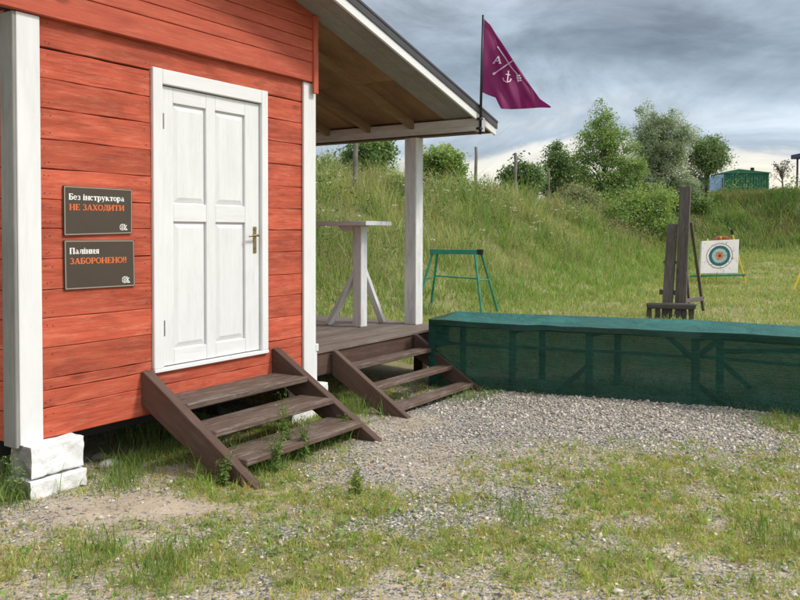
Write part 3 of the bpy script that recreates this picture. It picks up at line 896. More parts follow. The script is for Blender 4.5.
def logo(mb, cx, cy, r, place):
    ribbon(mb, arc(cx - r * .35, cy, r * .85, r * .85, 0, 360, 1, 20)[0][0], r * .16, place, .0012)
    k = .00132
    for a in (35, -35):
        c, s_ = math.cos(math.radians(a)), math.sin(math.radians(a))
        ribbon(mb, [(cx - r * .35 - c * r, cy - s_ * r), (cx - r * .35 + c * r, cy + s_ * r)], r * .15, place, k); k += .0001
    for (a, b, c, d) in ((.45, -.8, .45, .9), (.45, -.1, 1.15, .55), (.6, 0, 1.2, -.75), (-.6, -.5, -.1, -.5), (-.35, .35, -.35, .75), (.45, -.78, 1.35, -.78)):
        ribbon(mb, [(cx + a * r, cy + b * r), (cx + c * r, cy + d * r)], r * .22, place, k); k += .0001


def wall_sign(label, corners, lines):
    """corners TL TR BR BL (x, z) on the wall"""
    c = np.array(corners, float); yb, yf = -.005, -.016
    root = empty('warning_sign', (c[:, 0].mean(), yf, c[:, 1].min()), label, 'sign', 'warning signs on the red wall')
    p = MB(); p.prism([tuple(q) for q in c[::-1]], yf, yb, 1); p.build('panel', M['signbrown'], root)

    def place(x, y, lift):                    # x, y in 0..1 from the top left
        a = c[0] * (1 - x) + c[1] * x; b = c[3] * (1 - x) + c[2] * x
        q = a * (1 - y) + b * y
        return (q[0], yf - lift, q[1])
    b = MB(); ins = .022; iy = ins * 1.7
    fr = [(ins, iy), (1 - ins, iy), (1 - ins, 1 - iy), (ins, 1 - iy)]
    ins = .012; iy = .02
    fr = [(ins, iy), (1 - ins, iy), (1 - ins, 1 - iy), (ins, 1 - iy)]
    for i in range(4):
        a, d = fr[i], fr[(i + 1) % 4]
        ribbon(b, [a, d], .020 if i % 2 == 0 else .012, place, .0008 + .0001 * i)
    b.build('border', M['signborder'], root)
    for (s, x0, x1, ytop, h, mt) in lines:
        t = MB(); text(t, s, x0, x1, 0, h, lambda x, y, l, yt=ytop, hh=h: place(x, yt + hh - y, l)); t.build('lettering', M[mt], root)
    lg = MB(); logo(lg, .86, 0, .045, lambda x, y, l: place(x, .85 - y * 1.7, l)); lg.build('emblem', M['signwhite'], root)


wall_sign('upper brown sign with white and orange lettering forbidding entry without an instructor', [(.318, 1.868), (.831, 1.866), (.829, 1.570), (.319, 1.557)],
          [('Без інструктора', .065, .875, .155, .125, 'signwhite'), ('НЕ ЗАХОДИТИ', .07, .875, .365, .125, 'signorange')])
wall_sign('lower brown sign with white and orange lettering forbidding smoking', [(.319, 1.528), (.843, 1.527), (.849, 1.215), (.322, 1.219)],
          [('Паління', .065, .475, .155, .125, 'signwhite'), ('ЗАБОРОНЕНО!!', .065, .88, .36, .125, 'signorange')])

# ------------------------------------------------------------------ bar table on the porch
tb = empty('bar_table', (4.48, .9, .534), 'tall grey-white bar table with braced posts standing on the porch deck', 'table')
tt = MB()
for (a, b) in ((4.25, 4.535), (4.539, 4.63), (4.634, 4.75)): tt.box((a, .50 + random.uniform(-.004, .004), 1.655), (b, 1.95, 1.703), .005)
tt.build('tabletop', M['oldwhite'], tb)
for y in (.691, 1.80):
    po = MB(); po.box((4.427, y, .5345), (4.545, y + .117, 1.653), .006); po.build('post', M['oldwhite'], tb)
    br = MB(); br.bar((4.555, y + .06, 1.16), (4.93, y + .06, .545), .05, .075, (0, 1, 0), .004); br.build('brace', M['oldwhite'], tb)
br = MB(); br.bar((4.475, .80, 1.13), (4.475, 1.17, .545), .05, .09, (1, 0, 0), .004); br.build('brace', M['oldwhite'], tb)
bk_ = MB(); bk_.prism([(.81, 1.652), (1.02, 1.652), (.96, 1.59), (.81, 1.59)], 4.44, 4.53, 0); bk_.build('bracket', M['oldwhite'], tb)

# ------------------------------------------------------------------ flag
pole_b = np.array([5.045, -.497, 2.60]); pole_t = np.array([5.085, -.497, 3.925])
fd0 = PD(480.5, 122, 8.55); fd1 = PD(483, 15, 8.55)
fg = empty('flag', (fd0[0], fd0[1], 2.62), 'purple flag with a white crossed emblem on a thin dark pole at the eave', 'flag')
pm = MB(); d_ = (fd1 - fd0); pm.tube([fd0 - d_ * .115, fd0 + d_ * .5, fd1], [.015, .014, .011], 10); pm.build('pole', M['pole'], fg, smooth=True)
for s_ in (-.06, .03):
    bk2 = MB(); bk2.obox(fd0 + d_ * s_ + np.array([0, .012, 0]), np.eye(3), (.03, .026, .012), .003); bk2.build('clamp', M['pole'], fg)
FD = 8.55


def curve(pts, s):
    P = np.array(pts, float); L = np.concatenate([[0], np.cumsum(np.hypot(*np.diff(P, axis=0).T))]); L /= L[-1]
    return np.interp(s, L, P[:, 0]), np.interp(s, L, P[:, 1])


TOP = [(484.2, 19), (490.5, 25), (498, 37), (506, 49), (513, 60), (526, 79), (540, 99), (551, 106.5)]
BOT = [(481.3, 91.8), (488, 95), (495.5, 97.6), (498, 103), (501, 108.8), (512, 109.3), (526, 108.6), (540, 107.6), (550.5, 107.8)]


def wav(px, py):
    a = (px - 483) / 68.0
    return .13 * a * math.sin(a * 8.5 + (py - 20) * .035) + .05 * a * math.sin((px * .8 + py) * .12) + .022 * math.sin(((px - 484) * 1.25 - (py - 20) * .55) * .32) * min(1, a * 3) + .03 * a


def fpt(px, py, lift=0):
    return PD(px, py, FD + wav(px, py) - lift)


ns, ntt = 40, 24; v = []
for i in range(ns + 1):
    s = i / ns; a = curve(TOP, s); b = curve(BOT, s)
    for j in range(ntt + 1):
        t = j / ntt; v.append(fpt(a[0] * (1 - t) + b[0] * t, a[1] * (1 - t) + b[1] * t))
fm = MB(); fm.add(v, [[i * (ntt + 1) + j, i * (ntt + 1) + j + 1, (i + 1) * (ntt + 1) + j + 1, (i + 1) * (ntt + 1) + j] for i in range(ns) for j in range(ntt)])
cloth = fm.build('cloth', M['flag'], fg, smooth=True)
# the doubled hem of the upper edge, folded back over the cloth
hm = MB(); v = []
for i in range(33):
    s = i / 32; a = curve(TOP, s); wq = 4.2 * math.sin(math.pi * min(1, s * 1.15 + .03)) + .3
    for j in range(4):
        t = j / 3; v.append(fpt(a[0] - wq * t * .8, a[1] + wq * t * .15, .012 + .010 * math.sin(t * 3.1)))
hm.add(v, [[i * 4 + j, i * 4 + j + 1, (i + 1) * 4 + j + 1, (i + 1) * 4 + j] for i in range(32) for j in range(3)])
hm.build('hem', M['flag'], cloth, smooth=True)
em = MB(); lift = [.026]


def fst(pts, wd, n=6):
    P = []
    for a, b in zip(pts[:-1], pts[1:]):
        for k in range(n): P.append((a[0] + (b[0] - a[0]) * k / n, a[1] + (b[1] - a[1]) * k / n))
    P.append(pts[-1]); lift[0] += .0004
    ribbon(em, P, wd, lambda x, y, l: fpt(x, y, lift[0]), 0)


fst([(493.6, 74), (513, 60.5)], 1.1); fst([(493.0, 74.4), (495.2, 72.8)], 2.2)
fst([(497.5, 46.5), (505, 57.5), (511, 67), (518, 75)], 1.0)
fst([(493.5, 63), (498.2, 56.5)], 1.0); fst([(498.2, 56.2), (500.2, 63)], 1.5); fst([(495.2, 61.0), (499.5, 60.8)], .8); fst([(492.6, 63.2), (495, 63)], .8); fst([(498.6, 63.4), (501.4, 63.2)], .8)
fst([(508.6, 72), (507.2, 82)], 1.0); fst([(505.8, 74.2), (510.3, 75.0)], .8)
fst([(502.8, 77.6), (503.8, 80.6), (507.1, 82.2), (510.2, 81.0), (511.2, 78.6)], 1.1, 3)
fst([(508.3, 70.6), (509.4, 71.2), (508.8, 72.2), (507.8, 71.6), (508.3, 70.6)], .6, 2)
fst([(516.2, 76), (520.2, 75.4)], 1.3); fst([(516.4, 78.2), (521.2, 77.8)], 1.3); fst([(517.2, 80.6), (521.4, 80.2)], 1.3); fst([(517.6, 75), (518.2, 82)], 1.0)
em.build('emblem', M['flagwhite'], cloth)

# ------------------------------------------------------------------ green net barrier (shooting-line counter)
NETB = empty('net_barrier', (*ud(1.9, 7.7), 0), 'long low counter wrapped in dark green shade netting beside the porch steps', 'barrier')
fr_line = np.array([(.296, 8.22), (.82, 7.98), (2.745, 7.27), (3.46, 6.80), (5.6, 5.35)])
bk_line = np.array([(.64, 9.0), (1.05, 8.80), (3.08, 8.10), (3.98, 7.52), (6.1, 6.05)])
HB = .692


def resample(L, n):
    c = np.concatenate([[0], np.cumsum(np.hypot(*np.diff(L, axis=0).T))]); t = np.linspace(0, c[-1], n)
    return np.stack([np.interp(t, c, L[:, 0]), np.interp(t, c, L[:, 1])], 1), t


fp, ft = resample(fr_line, 240); bp, bt = resample(bk_line, 240)


def sheet(mb, P0, P1, n, sag):
    """grid between two 3D polylines"""
    m = len(P0); v = []; g = []
    for j in range(n + 1):
        t = j / n
        for i in range(m):
            p = P0[i] * (1 - t) + P1[i] * t + sag(i, t); v.append(p); g.append((ft[i], t, 0))
    mb.add(v, [[j * m + i, j * m + i + 1, (j + 1) * m + i + 1, (j + 1) * m + i] for j in range(n) for i in range(m - 1)], g, .5)


def w3(L, z): x, y = ud(L[:, 0], L[:, 1]); return np.stack([x, y, np.broadcast_to(z, x.shape)], 1)


posts_t = []
slack = np.array([.014 * float(vnoise(t * 1.6, 2.2, 61)) + .010 * float(vnoise(t * 5, 7.2, 62)) for t in ft])
ftop = w3(fp, HB) - np.stack([0 * slack, 0 * slack, slack], 1); btop = w3(bp, HB + .004)
fx, fy = ud(fp[:, 0], fp[:, 1]); fbot = np.stack([fx, fy, terrain(fx, fy) - .015], 1)
bx_, by_ = ud(bp[:, 0], bp[:, 1]); bbot = np.stack([bx_, by_, terrain(bx_, by_) - .01], 1)
nrm = np.array([-FH[0], -FH[1], 0])
sg = MB(); sheet(sg, ftop, fbot, 20, lambda i, t: nrm * (.035 * math.sin(t * math.pi) ** .7 * (float(vnoise(ft[i] * 2.1 + t * .8, t * 2.5, 3)) - .35) + .022 * min(1, t * 5) * float(vnoise(ft[i] * 6 + t * 2.5, t * 4, 6) - .5) + .010 * min(1, t * 4) * float(vnoise(ft[i] * 15 - t * 3, t * 9, 8) - .5)))
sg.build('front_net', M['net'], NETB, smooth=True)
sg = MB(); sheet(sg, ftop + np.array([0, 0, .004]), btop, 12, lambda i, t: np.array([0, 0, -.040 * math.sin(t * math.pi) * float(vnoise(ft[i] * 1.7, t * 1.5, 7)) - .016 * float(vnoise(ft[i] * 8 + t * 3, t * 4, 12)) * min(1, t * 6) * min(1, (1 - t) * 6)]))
sg.build('top_net', M['netlit'], NETB, smooth=True)
sg = MB(); hemd = np.array([.030 + .035 * float(vnoise(t * 2.3, 5.5, 64)) for t in ft]); hz_ = np.stack([0 * hemd, 0 * hemd, hemd], 1)
sheet(sg, ftop + np.array([0, 0, .004]) + nrm * .006, ftop - hz_ + nrm * .016, 3, lambda i, t: nrm * (.012 * t * float(vnoise(ft[i] * 6, t, 66)))); sg.build('hem', M['net'], NETB, smooth=True)
sg = MB(); e0 = np.linspace(fp[0], bp[0], 240); sheet(sg, w3(e0, HB + .002), w3(e0, .0), 6, lambda i, t: np.array([0, 0, 0])); sg.build('end_net', M['net'], NETB, smooth=True)
sg = MB(); sheet(sg, w3(bp, HB), bbot, 6, lambda i, t: -nrm * .01 * math.sin(t * 3.14 + ft[i]))
sg.build('back_net', M['net'], NETB, smooth=True)


def post_at(L, t, h, parent=NETB, wdt=.05):
    c = np.concatenate([[0], np.cumsum(np.hypot(*np.diff(L, axis=0).T))])
    u = np.interp(t * c[-1], c, L[:, 0]); d = np.interp(t * c[-1], c, L[:, 1]); x, y = ud(u, d); return np.array([x, y, 0])


def at_px(L, px):
    best = min(np.linspace(0, 1, 600), key=lambda t: abs((lambda u, d: 400 + 800 * u / d - px)(*to_ud(*post_at(L, t, 0)[:2]))))
    return post_at(L, best, 0)


inner = np.array([FH[0], FH[1], 0]) * .085
fposts = [at_px(fr_line, a) + inner for a in (433, 514.5, 592, 700)] + [post_at(fr_line, .78, 0) + inner, post_at(fr_line, .985, 0) + inner]
bposts = [at_px(bk_line, a) - inner for a in (463, 541, 616, 717.5)] + [post_at(bk_line, .78, 0) - inner, post_at(bk_line, .985, 0) - inner]
ax_ = [np.array([RH[0], RH[1], 0]), np.array([FH[0], FH[1], 0]), np.array([0, 0, 1.])]
for p in fposts + bposts:
    q = MB(); zt = HB - .028
    q.obox((p[0], p[1], zt / 2 - .05), ax_, (.032, .026, zt / 2 + .05), .004); q.build('post', M['oldwood'], NETB)
for PL in (fposts, bposts):
    for a, b in zip(PL[:-1], PL[1:]):
        q = MB(); q.bar(a + [0, 0, HB - .055], b + [0, 0, HB - .055], .04, .05); q.build('rail', M['oldwood'], NETB)
        if PL is bposts: continue
        off = inner * .5
        q = MB(); q.bar(a + off + [0, 0, .44], b + off + [0, 0, .43], .018, .03); q.build('rail', M['oldwood'], NETB)
for a, b in zip(fposts, bposts):
    q = MB(); q.bar(a + [0, 0, HB - .10], b + [0, 0, HB - .10], .04, .04); q.build('rail', M['oldwood'], NETB)
k3 = fposts[3]; dl = fposts[2] - k3; dl /= np.linalg.norm(dl); dr = fposts[4] - k3; dr /= np.linalg.norm(dr)
for (p0, p1) in ((k3 + [0, 0, .40], k3 + dl * .26 + [0, 0, .64]), (k3 + [0, 0, .42], k3 + dr * .24 + [0, 0, .64]), (k3 + [0, 0, .20], k3 + dr * .28 + [0, 0, .0]),
                 (bposts[3] + [0, 0, .32], bposts[3] + dr * .30 + [0, 0, .06]), (fposts[2] + [0, 0, .3], fposts[2] + dl * .3 + [0, 0, .02]), (bposts[3] + [0, 0, .40], bposts[4] + [0, 0, .60])):
    q = MB(); q.bar(p0 + inner * .25, p1 + inner * .25, .025, .05); q.build('brace', M['oldwood'], NETB)

# ------------------------------------------------------------------ green trestle behind the barrier
def gz(x, y): return float(terrain(np.array([x]), np.array([y]))[0])


TR = 14.0
c0 = PD(455, 312, TR); tr_ = empty('trestle', (c0[0], c0[1], gz(c0[0], c0[1])), 'green painted metal trestle standing in the grass behind the porch post', 'trestle')
a0 = PD(430, 251.5, TR + .15); a1 = PD(482.5, 252, TR - .15); a1[2] = a0[2]
q = MB(); q.bar(a0, a1, .09, .085); q.build('top_beam', M['greenpaint'], tr_)
q = MB(); ax1 = (a1 - a0) / np.linalg.norm(a1 - a0); q.bar(a1 - ax1 * .09, a1 + ax1 * .012, .094, .09); q.build('end_cap', M['blackrubber'], tr_)
legs = [(PD(475, 254, TR - .15), PD(482.5, 315, TR - .45)), (PD(481.5, 254, TR - .1), PD(499.5, 309, TR + .25)), (PD(437.5, 254, TR + .1), PD(430.5, 304, TR + .45)), (PD(432, 254, TR + .15), PD(415, 309, TR - .1))]
for p0, p1 in legs:
    p1[2] = gz(p1[0], p1[1]) - .02
    q = MB(); q.tube([p0, p1], .022, 8); q.build('leg', M['greenpaint'], tr_)
def lp(k, t): return legs[k][0] * (1 - t) + legs[k][1] * t


for (k1, k2, t) in ((0, 1, .40), (0, 2, .38), (3, 2, .40)):
    q = MB(); q.tube([lp(k1, t), lp(k2, t)], .014, 8); q.build('crossbar', M['greenpaint'], tr_)

# ------------------------------------------------------------------ plank stand
PS = 14.0
b0 = PD(680, 325, PS); ps = empty('plank_stand', (b0[0], b0[1], gz(b0[0], b0[1])), 'weathered grey plank stand propped up by a leg beyond the netting', 'plank stand')


def down(p): p = np.array(p); p[2] = gz(p[0], p[1]) - .03; return p


def plank2(p_top, p_bot, wd, th, name):
    q = MB(); x = np.array([RH[0] * .90 - FH[0] * .43, RH[1] * .90 - FH[1] * .43, 0])
    L = p_bot - p_top; ln = np.linalg.norm(L); L = L / ln; y = np.cross(L, x); y /= np.linalg.norm(y); x = np.cross(y, L)
    q.obox((p_top + p_bot) / 2, [L, x, y], (ln / 2, wd / 2, th / 2), .006); return q.build(name, M['oldwood'], ps)


plank2(PD(685.5, 187, PS), down(PD(680, 325, PS - .1)), .18, .13, 'tall_plank')
plank2(PD(672.6, 224, PS + .08), down(PD(666.5, 325, PS)), .175, .05, 'short_plank')
q = MB(); q.bar(PD(691, 222, PS + .25), down(PD(703.5, 316, PS + .9)), .055, .05, (0, 1, 0)); q.build('prop_leg', M['oldwood'], ps)
q = MB(); q.bar(PD(684, 301, PS + .1), PD(703, 298.5, PS + .75), .05, .075); q.build('brace', M['oldwood'], ps)
q = MB(); q.bar(PD(659.5, 292, PS + .12), PD(685, 293, PS + .12), .04, .09); q.build('batten', M['oldwood'], ps)
q = MB(); q.bar(PD(663.5, 262, PS + .14), PD(684, 262.5, PS + .14), .04, .05); q.build('batten', M['oldwood'], ps)
q = MB(); q.bar(PD(686.5, 268, PS + .1), down(PD(690, 322, PS + .35)), .05, .04, (0, 1, 0)); q.build('prop_leg', M['oldwood'], ps)
# low timber base at its foot
xa = np.array([RH[0] * .96 - FH[0] * .28, RH[1] * .96 - FH[1] * .28, 0]); ya = np.array([-xa[1], xa[0], 0])
cB = PD(671, 306, PS - .42); q = MB(); q.obox(cB, [xa, ya, [0, 0, 1]], (.40, .075, .045), .02, None, .004); q.build('base_beam', M['basewood'], ps)
zg = gz(cB[0], cB[1])
for k in range(7):
    o_ = (-.34 + k * .112 + random.uniform(-.015, .015)); p_ = cB + xa * o_ + ya * random.uniform(-.03, .03); hh_ = cB[2] - .05 - zg
    q = MB(); q.obox((p_[0], p_[1], zg - .03 + (hh_ + .03) / 2), [xa, ya, [0, 0, 1]], (.042, .03, (hh_ + .03) / 2), .008); q.build('base_slat', M['basewood'], ps)
# ------------------------------------------------------------------ archery target
TD = 22.0
c0 = PD(720, 286, TD); tg = empty('archery_target', (c0[0], c0[1], gz(c0[0], c0[1])), 'square white archery target with teal and orange rings on a yellow stand', 'target')
TL, TRr, BR, BL = PD(702, 241, TD + .16), PD(739.2, 239.2, TD + .16), PD(737.9, 273, TD), PD(700.3, 273.4, TD)


def tface(x, y, lift=0):
    p = (TL * (1 - x) + TRr * x) * (1 - y) + (BL * (1 - x) + BR * x) * y
    return p - np.array([FH[0], FH[1], -.15]) * lift


q = MB(); v = [tface(0, 0), tface(1, 0), tface(1, 1), tface(0, 1), tface(0, 0, -.12), tface(1, 0, -.12), tface(1, 1, -.12), tface(0, 1, -.12)]
q.add(v, [[3, 2, 1, 0], [4, 5, 6, 7], [0, 1, 5, 4], [1, 2, 6, 5], [2, 3, 7, 6], [3, 0, 4, 7]])
M['targetwhite'] = plain('target_white', (.70, .67, .64), .8, 0, .1, 4); butt = q.build('butt', M['targetwhite'], tg)
RC = (.49, .475)
M['ringorange'] = plain('ring_orange', (.55, .17, .06), .8, 0, .15, 20); M['ringpale'] = plain('ring_pale_teal', (.28, .42, .42), .8, 0, .12, 12)
M['ringdark'] = plain('ring_dark_teal', (.015, .11, .11), .8, 0, .2, 12); M['ringpink'] = plain('ring_dots', (.34, .26, .30), .8, 0, .3, 14)


def disc(r0, r1, mat, lift, name, n=48, teeth=0):
    q = MB(); v = []
    for k, r in enumerate((r0, r1)):
        for i in range(n):
            th = 2 * math.pi * i / n; rr = r * (1 + teeth * (i % 2) * k); v.append(tface(RC[0] + rr * math.cos(th), RC[1] + rr * 1.08 * math.sin(th), lift))
    q.add(v, [[i, (i + 1) % n, n + (i + 1) % n, n + i] for i in range(n)]); return q.build(name, mat, butt)


disc(.002, .045, M['ringdark'], .0045, 'ring'); disc(.0455, .115, M['ringorange'], .004, 'ring'); disc(.1155, .205, M['ringpale'], .004, 'ring'); disc(.2055, .285, M['ringdark'], .004, 'ring')
disc(.333, .350, M['ringpink'], .004, 'ring', 64, .035)
q = MB()
for i in range(90):                                                # scattered arrow holes
    a = random.random() * 6.28; r = abs(random.gauss(.30, .14)); x = RC[0] + r * math.cos(a); y = RC[1] + r * math.sin(a)
    if .02 < x < .98 and .02 < y < .98:
        e = .008; q.add([tface(x - e, y - e, .006), tface(x + e, y - e, .006), tface(x + e, y + e, .006), tface(x - e, y + e, .006)], [[0, 1, 2, 3]])
o = q.build('arrow_holes', M['iron'], butt); o['kind'] = 'stuff'
q = MB(); q.bar(PD(690, 276.2, TD + .1), PD(745, 275, TD - .05), .05, .055); q.build('lower_rail', M['greenpaint'], tg)
for (p0, p1) in ((PD(732.5, 234, TD + .35), PD(746.5, 286, TD - .1)), (PD(708, 239, TD + .35), PD(697, 286, TD - .1)), (PD(721, 237, TD + .4), PD(716, 285, TD + 1.2))):
    q = MB(); q.bar(p0, down(p1), .05, .04, (0, 1, 0)); q.build('leg', M['yellow'], tg)
q = MB(); q.bar(PD(731.8, 229.6, TD + .35), PD(732.6, 235, TD + .35), .06, .06, (0, 1, 0)); q.build('leg_cap', M['blackrubber'], tg)
c1 = PD(722, 247.5, TD + .9)
q = MB(); n = 28; v = []
for k, dd in enumerate((-.10, -.08, .08, .10)):
    for i in range(n):
        th = 2 * math.pi * i / n; r = .34 if k in (1, 2) else .30; v.append(c1 + np.array([RH[0], RH[1], 0]) * r * math.cos(th) + np.array([0, 0, 1]) * r * math.sin(th) + np.array([FH[0], FH[1], 0]) * dd)
q.add(v, [[k * n + i, k * n + (i + 1) % n, (k + 1) * n + (i + 1) % n, (k + 1) * n + i] for k in range(3) for i in range(n)] + [list(range(n))[::-1], list(range(3 * n, 4 * n))])
q.add([], []) if False else None
q.build('round_backing', M['rust'], tg)
q = MB(); p0 = PD(793, 273, 20); p1 = PD(806, 258, 20.3); p2 = PD(812, 274, 20.2); q.bar(down(p0), p1, .05, .04, (0, 1, 0)); q.bar(down(p2), p1 + [0, 0, .02], .05, .04, (0, 1, 0))
o = q.build('yellow_frame', M['yellow'], None, down(p0)); tag(o, 'yellow slatted leg frame standing in the grass at the right edge', 'frame')

# ------------------------------------------------------------------ far buildings
def box_uv(mb, c, du, dd, h, z0):
    x, y = ud(*c); mb.obox((x, y, z0 + h / 2), ax_, (du / 2, dd / 2, h / 2), .02)


cz = 3.6
ct = empty('green_container', (*ud(25.8, 60), cz), 'green metal container hut behind the far bank', 'container')
q = MB(); cu, cd = 25.9, 60
x0, x1 = 24.3, 27.62
box_uv(q, ((x0 + x1) / 2, cd + 1.2), x1 - x0, 2.4, 2.5, cz)
for k in range(16):
    u = x0 + .2 + k * .2; x, y = ud(u, cd - .02); q.obox((x, y, cz + 1.2), ax_, (.05, .03, 1.15), .01)
q.build('wall', M['containergreen'], ct)
q = MB(); pl = [(x0 - .1, cz + 2.5), (x0 + 1.0, cz + 2.78), (x1 + .1, cz + 2.52), (x1 + .1, cz + 2.47), (x0 - .1, cz + 2.45)]
v = []
for dd in (cd - .12, cd + 2.5):
    for (u, z_) in pl: x, y = ud(u, dd); v.append((x, y, z_))
n = len(pl); q.add(v, [list(range(n)), list(range(n, 2 * n))[::-1]] + [[i, (i + 1) % n, n + (i + 1) % n, n + i] for i in range(n)]); q.build('roof', M['containergreen'], ct)
q = MB(); x, y = ud(26.7, cd + .8); q.tube([(x, y, cz + 2.5), (x, y, cz + 2.95)], .14, 8); q.build('chimney', M['iron'], ct)
tp = empty('blue_tarpaulin', (*ud(23, 58), cz), 'pale blue tarpaulin cover beside the green container', 'tarpaulin')
q = MB(); pl = [(22.1, cz - .2), (23.45, cz - .2), (23.4, cz + 2.25), (22.75, cz + 2.1), (22.2, cz + 1.2)]; v = []
for dd in (58, 60.5):
    for (u, z_) in pl: x, y = ud(u, dd); v.append((x, y, z_))
n = len(pl); q.add(v, [list(range(n)), list(range(n, 2 * n))[::-1]] + [[i, (i + 1) % n, n + (i + 1) % n, n + i] for i in range(n)]); q.build('cover', M['tarpblue'], tp)
q = MB()
for u in (22.3, 23.3): x, y = ud(u, 57.93); q.tube([(x, y, cz - .2), (x, y, cz + 2)], .04, 6)
q.build('pole', M['iron'], tp)
cn = empty('blue_canopy', (*ud(25.6, 50), cz), 'dark blue canopy roof on posts at the right edge behind the bank', 'canopy')
q = MB(); z_ = PD(795, 153, 50)[2]; q_ = (27.5, 51.5); x, y = ud(*q_); q.obox((x, y, z_), ax_, (1.75, 1.4, .14), .02); q.obox((x, y, z_ + .2), ax_, (1.3, 1.0, .07), .02); q.build('roof', M['canopyblue'], cn)
for (u, dd) in ((26.05, 50.3), (28.9, 50.3), (26.05, 52.6), (28.9, 52.6)):
    q = MB(); x, y = ud(u, dd); q.bar((x, y, cz - .4), (x, y, z_ - .1), .11, .11, (0, 1, 0)); q.build('post', M['canopyblue'], cn)

# ------------------------------------------------------------------ fence stakes on the bank
stake_spec = [(355.5, 136, 19.5, .13, 'tall pale fence stake seen under the porch beam'), (476, 147, 24.6, .10, 'slim grey fence stake nearest the flag on the grassy bank'),
              (515.5, 153, 27.4, .12, 'thick grey fence stake in front of the dark shrubs'), (548.5, 168, 30.2, .11, 'shorter dark fence stake beside the grey-green shrub')]
for (px, pt, d, wd, lab) in stake_spec:
    p1 = PD(px, pt, d); zb = gz(p1[0], p1[1]) - .3; q = MB()
    n = 7; path = [(p1[0] + .02 * math.sin(k * 2.1), p1[1] + .015 * math.cos(k * 1.7), zb + (p1[2] - zb) * k / n) for k in range(n + 1)]
    q.tube(path, np.linspace(wd / 2 * 1.1, wd / 2 * .9, n + 1), 9)
    o = q.build('fence_stake', M['stakewood'], None, (p1[0], p1[1], zb)); tag(o, lab, 'stake', 'old fence stakes along the bank')


# ------------------------------------------------------------------ foliage
def leaves(name, centers, sizes, asp, cols, mat, parent=None, base=None, upb=.35):
    """one small folded leaf quad per centre"""
    n = len(centers)
    nr = rng.normal(0, 1, (n, 3)); nr[:, 2] = np.abs(nr[:, 2]) + upb; nr /= np.linalg.norm(nr, axis=1)[:, None]
    t = rng.normal(0, 1, (n, 3)); t -= nr * (t * nr).sum(1)[:, None]; t /= np.linalg.norm(t, axis=1)[:, None]; b = np.cross(nr, t)
    s = sizes[:, None]; a = asp
    v = np.stack([centers - t * s * .5, centers + b * s * a * .5 - nr * s * .06, centers + t * s * .5, centers - b * s * a * .5 - nr * s * .06], 1).reshape(-1, 3)
    i = np.arange(n) * 4
    lo = np.stack([i, i + 1, i + 2, i + 3], 1).ravel()
    return raw_mesh(name, v, lo, i, np.full(n, 4), mat, np.repeat(cols, 4, 0), parent, base)


def tree(name, label, cat, px, d, lobes, n_cl, n_lf, leaf, asp, pal, spread=.28, trunk_r=.09, group=None, limbs=26, droop=0):
    """lobes: (px, py, rx, ry) bearings of the foliage masses at range d"""
    bx, by, _ = PD(px, 240, d); zb = gz(bx, by) - .1
    root = empty(name, (bx, by, zb), label, cat, group)
    k = d / 800.0
    C = []; W = []
    for (lx, ly, rx, ry) in lobes:
        c = PD(lx, ly, d); C.append((c, rx * k, ry * k)); W.append(rx * rx * ry)
    W = np.array(W, float); W /= W.sum()
    cl = []
    for i in range(n_cl):
        c, rx, rz = C[rng.choice(len(C), p=W)]
        dirv = rng.normal(0, 1, 3); dirv /= np.linalg.norm(dirv); r = rng.random() ** .42
        p = c + (np.array([RH[0], RH[1], 0]) * dirv[0] * rx + np.array([FH[0], FH[1], 0]) * dirv[1] * rx * .85 + np.array([0, 0, 1]) * dirv[2] * rz) * r * (.86 + .3 * rng.random())
        zt = gz(p[0], p[1])
        if p[2] < zt + .12: p[2] = zt + .12 + rng.random() * .3
        cl.append(p)
    cl = np.array(cl)
    hi = max(c[2] + rz for c, rx, rz in C)
    tm = MB(); top = np.array([bx, by, zb + (hi - zb) * .72]); mid = C[0][0]
    path = [np.array([bx, by, zb]) * (1 - t) + np.array([(top[0] + mid[0]) / 2, (top[1] + mid[1]) / 2, top[2]]) * t + np.array([.08 * math.sin(5 * t + px), .06 * math.cos(4 * t + px), 0]) for t in np.linspace(0, 1, 7)]
    tm.tube(path, np.linspace(trunk_r, trunk_r * .3, 7), 8)
    path = np.array(path)
    for i in rng.choice(len(cl), min(limbs, len(cl)), replace=False):
        e = cl[i]; t = np.clip((e[2] - zb) / (top[2] - zb) * .62, .08, .92) * 6; j = int(t); s = path[j] * (1 - (t - j)) + path[min(j + 1, 6)] * (t - j)
        m_ = (s + e) / 2 + np.array([0, 0, .12 * np.linalg.norm(e - s)]) * (1 if droop == 0 else 1.6)
        q_ = [s, s * .5 + m_ * .5, m_, m_ * .5 + e * .5, e]; r0 = trunk_r * .34
        tm.tube(q_, [r0, r0 * .75, r0 * .55, r0 * .35, r0 * .15], 5)
    tm.build('trunk', M['bark'], root, smooth=True)
    cid = rng.integers(0, n_cl, n_lf)
    sc = spread * (.6 + .8 * rng.random(n_cl))
    off = rng.normal(0, 1, (n_lf, 3)); off *= (1.75 * rng.random((n_lf, 1)) ** .5) / np.linalg.norm(off, axis=1)[:, None]; off = off * sc[cid][:, None] * np.array([1, 1, .85])
    if droop: off[:, 2] -= droop * np.abs(rng.normal(0, 1, n_lf)) * sc[cid]
    P = cl[cid] + off
    pal = np.array(pal) * 2.3 * np.array([1.02, 1.0, 1.12]); ci = rng.integers(0, len(pal), n_cl)
    col = pal[ci][cid] * (.72 + .56 * rng.random((n_lf, 1))) * (1 + .10 * rng.normal(0, 1, (n_lf, 3)))
    mixc = rng.random(n_lf) < .3; col[mixc] = pal[rng.integers(0, len(pal), mixc.sum())]
    leaves('crown', P, leaf * (.6 + .8 * rng.random(n_lf)), asp, np.clip(col, .005, .8), M['leaf'], root)
    return root


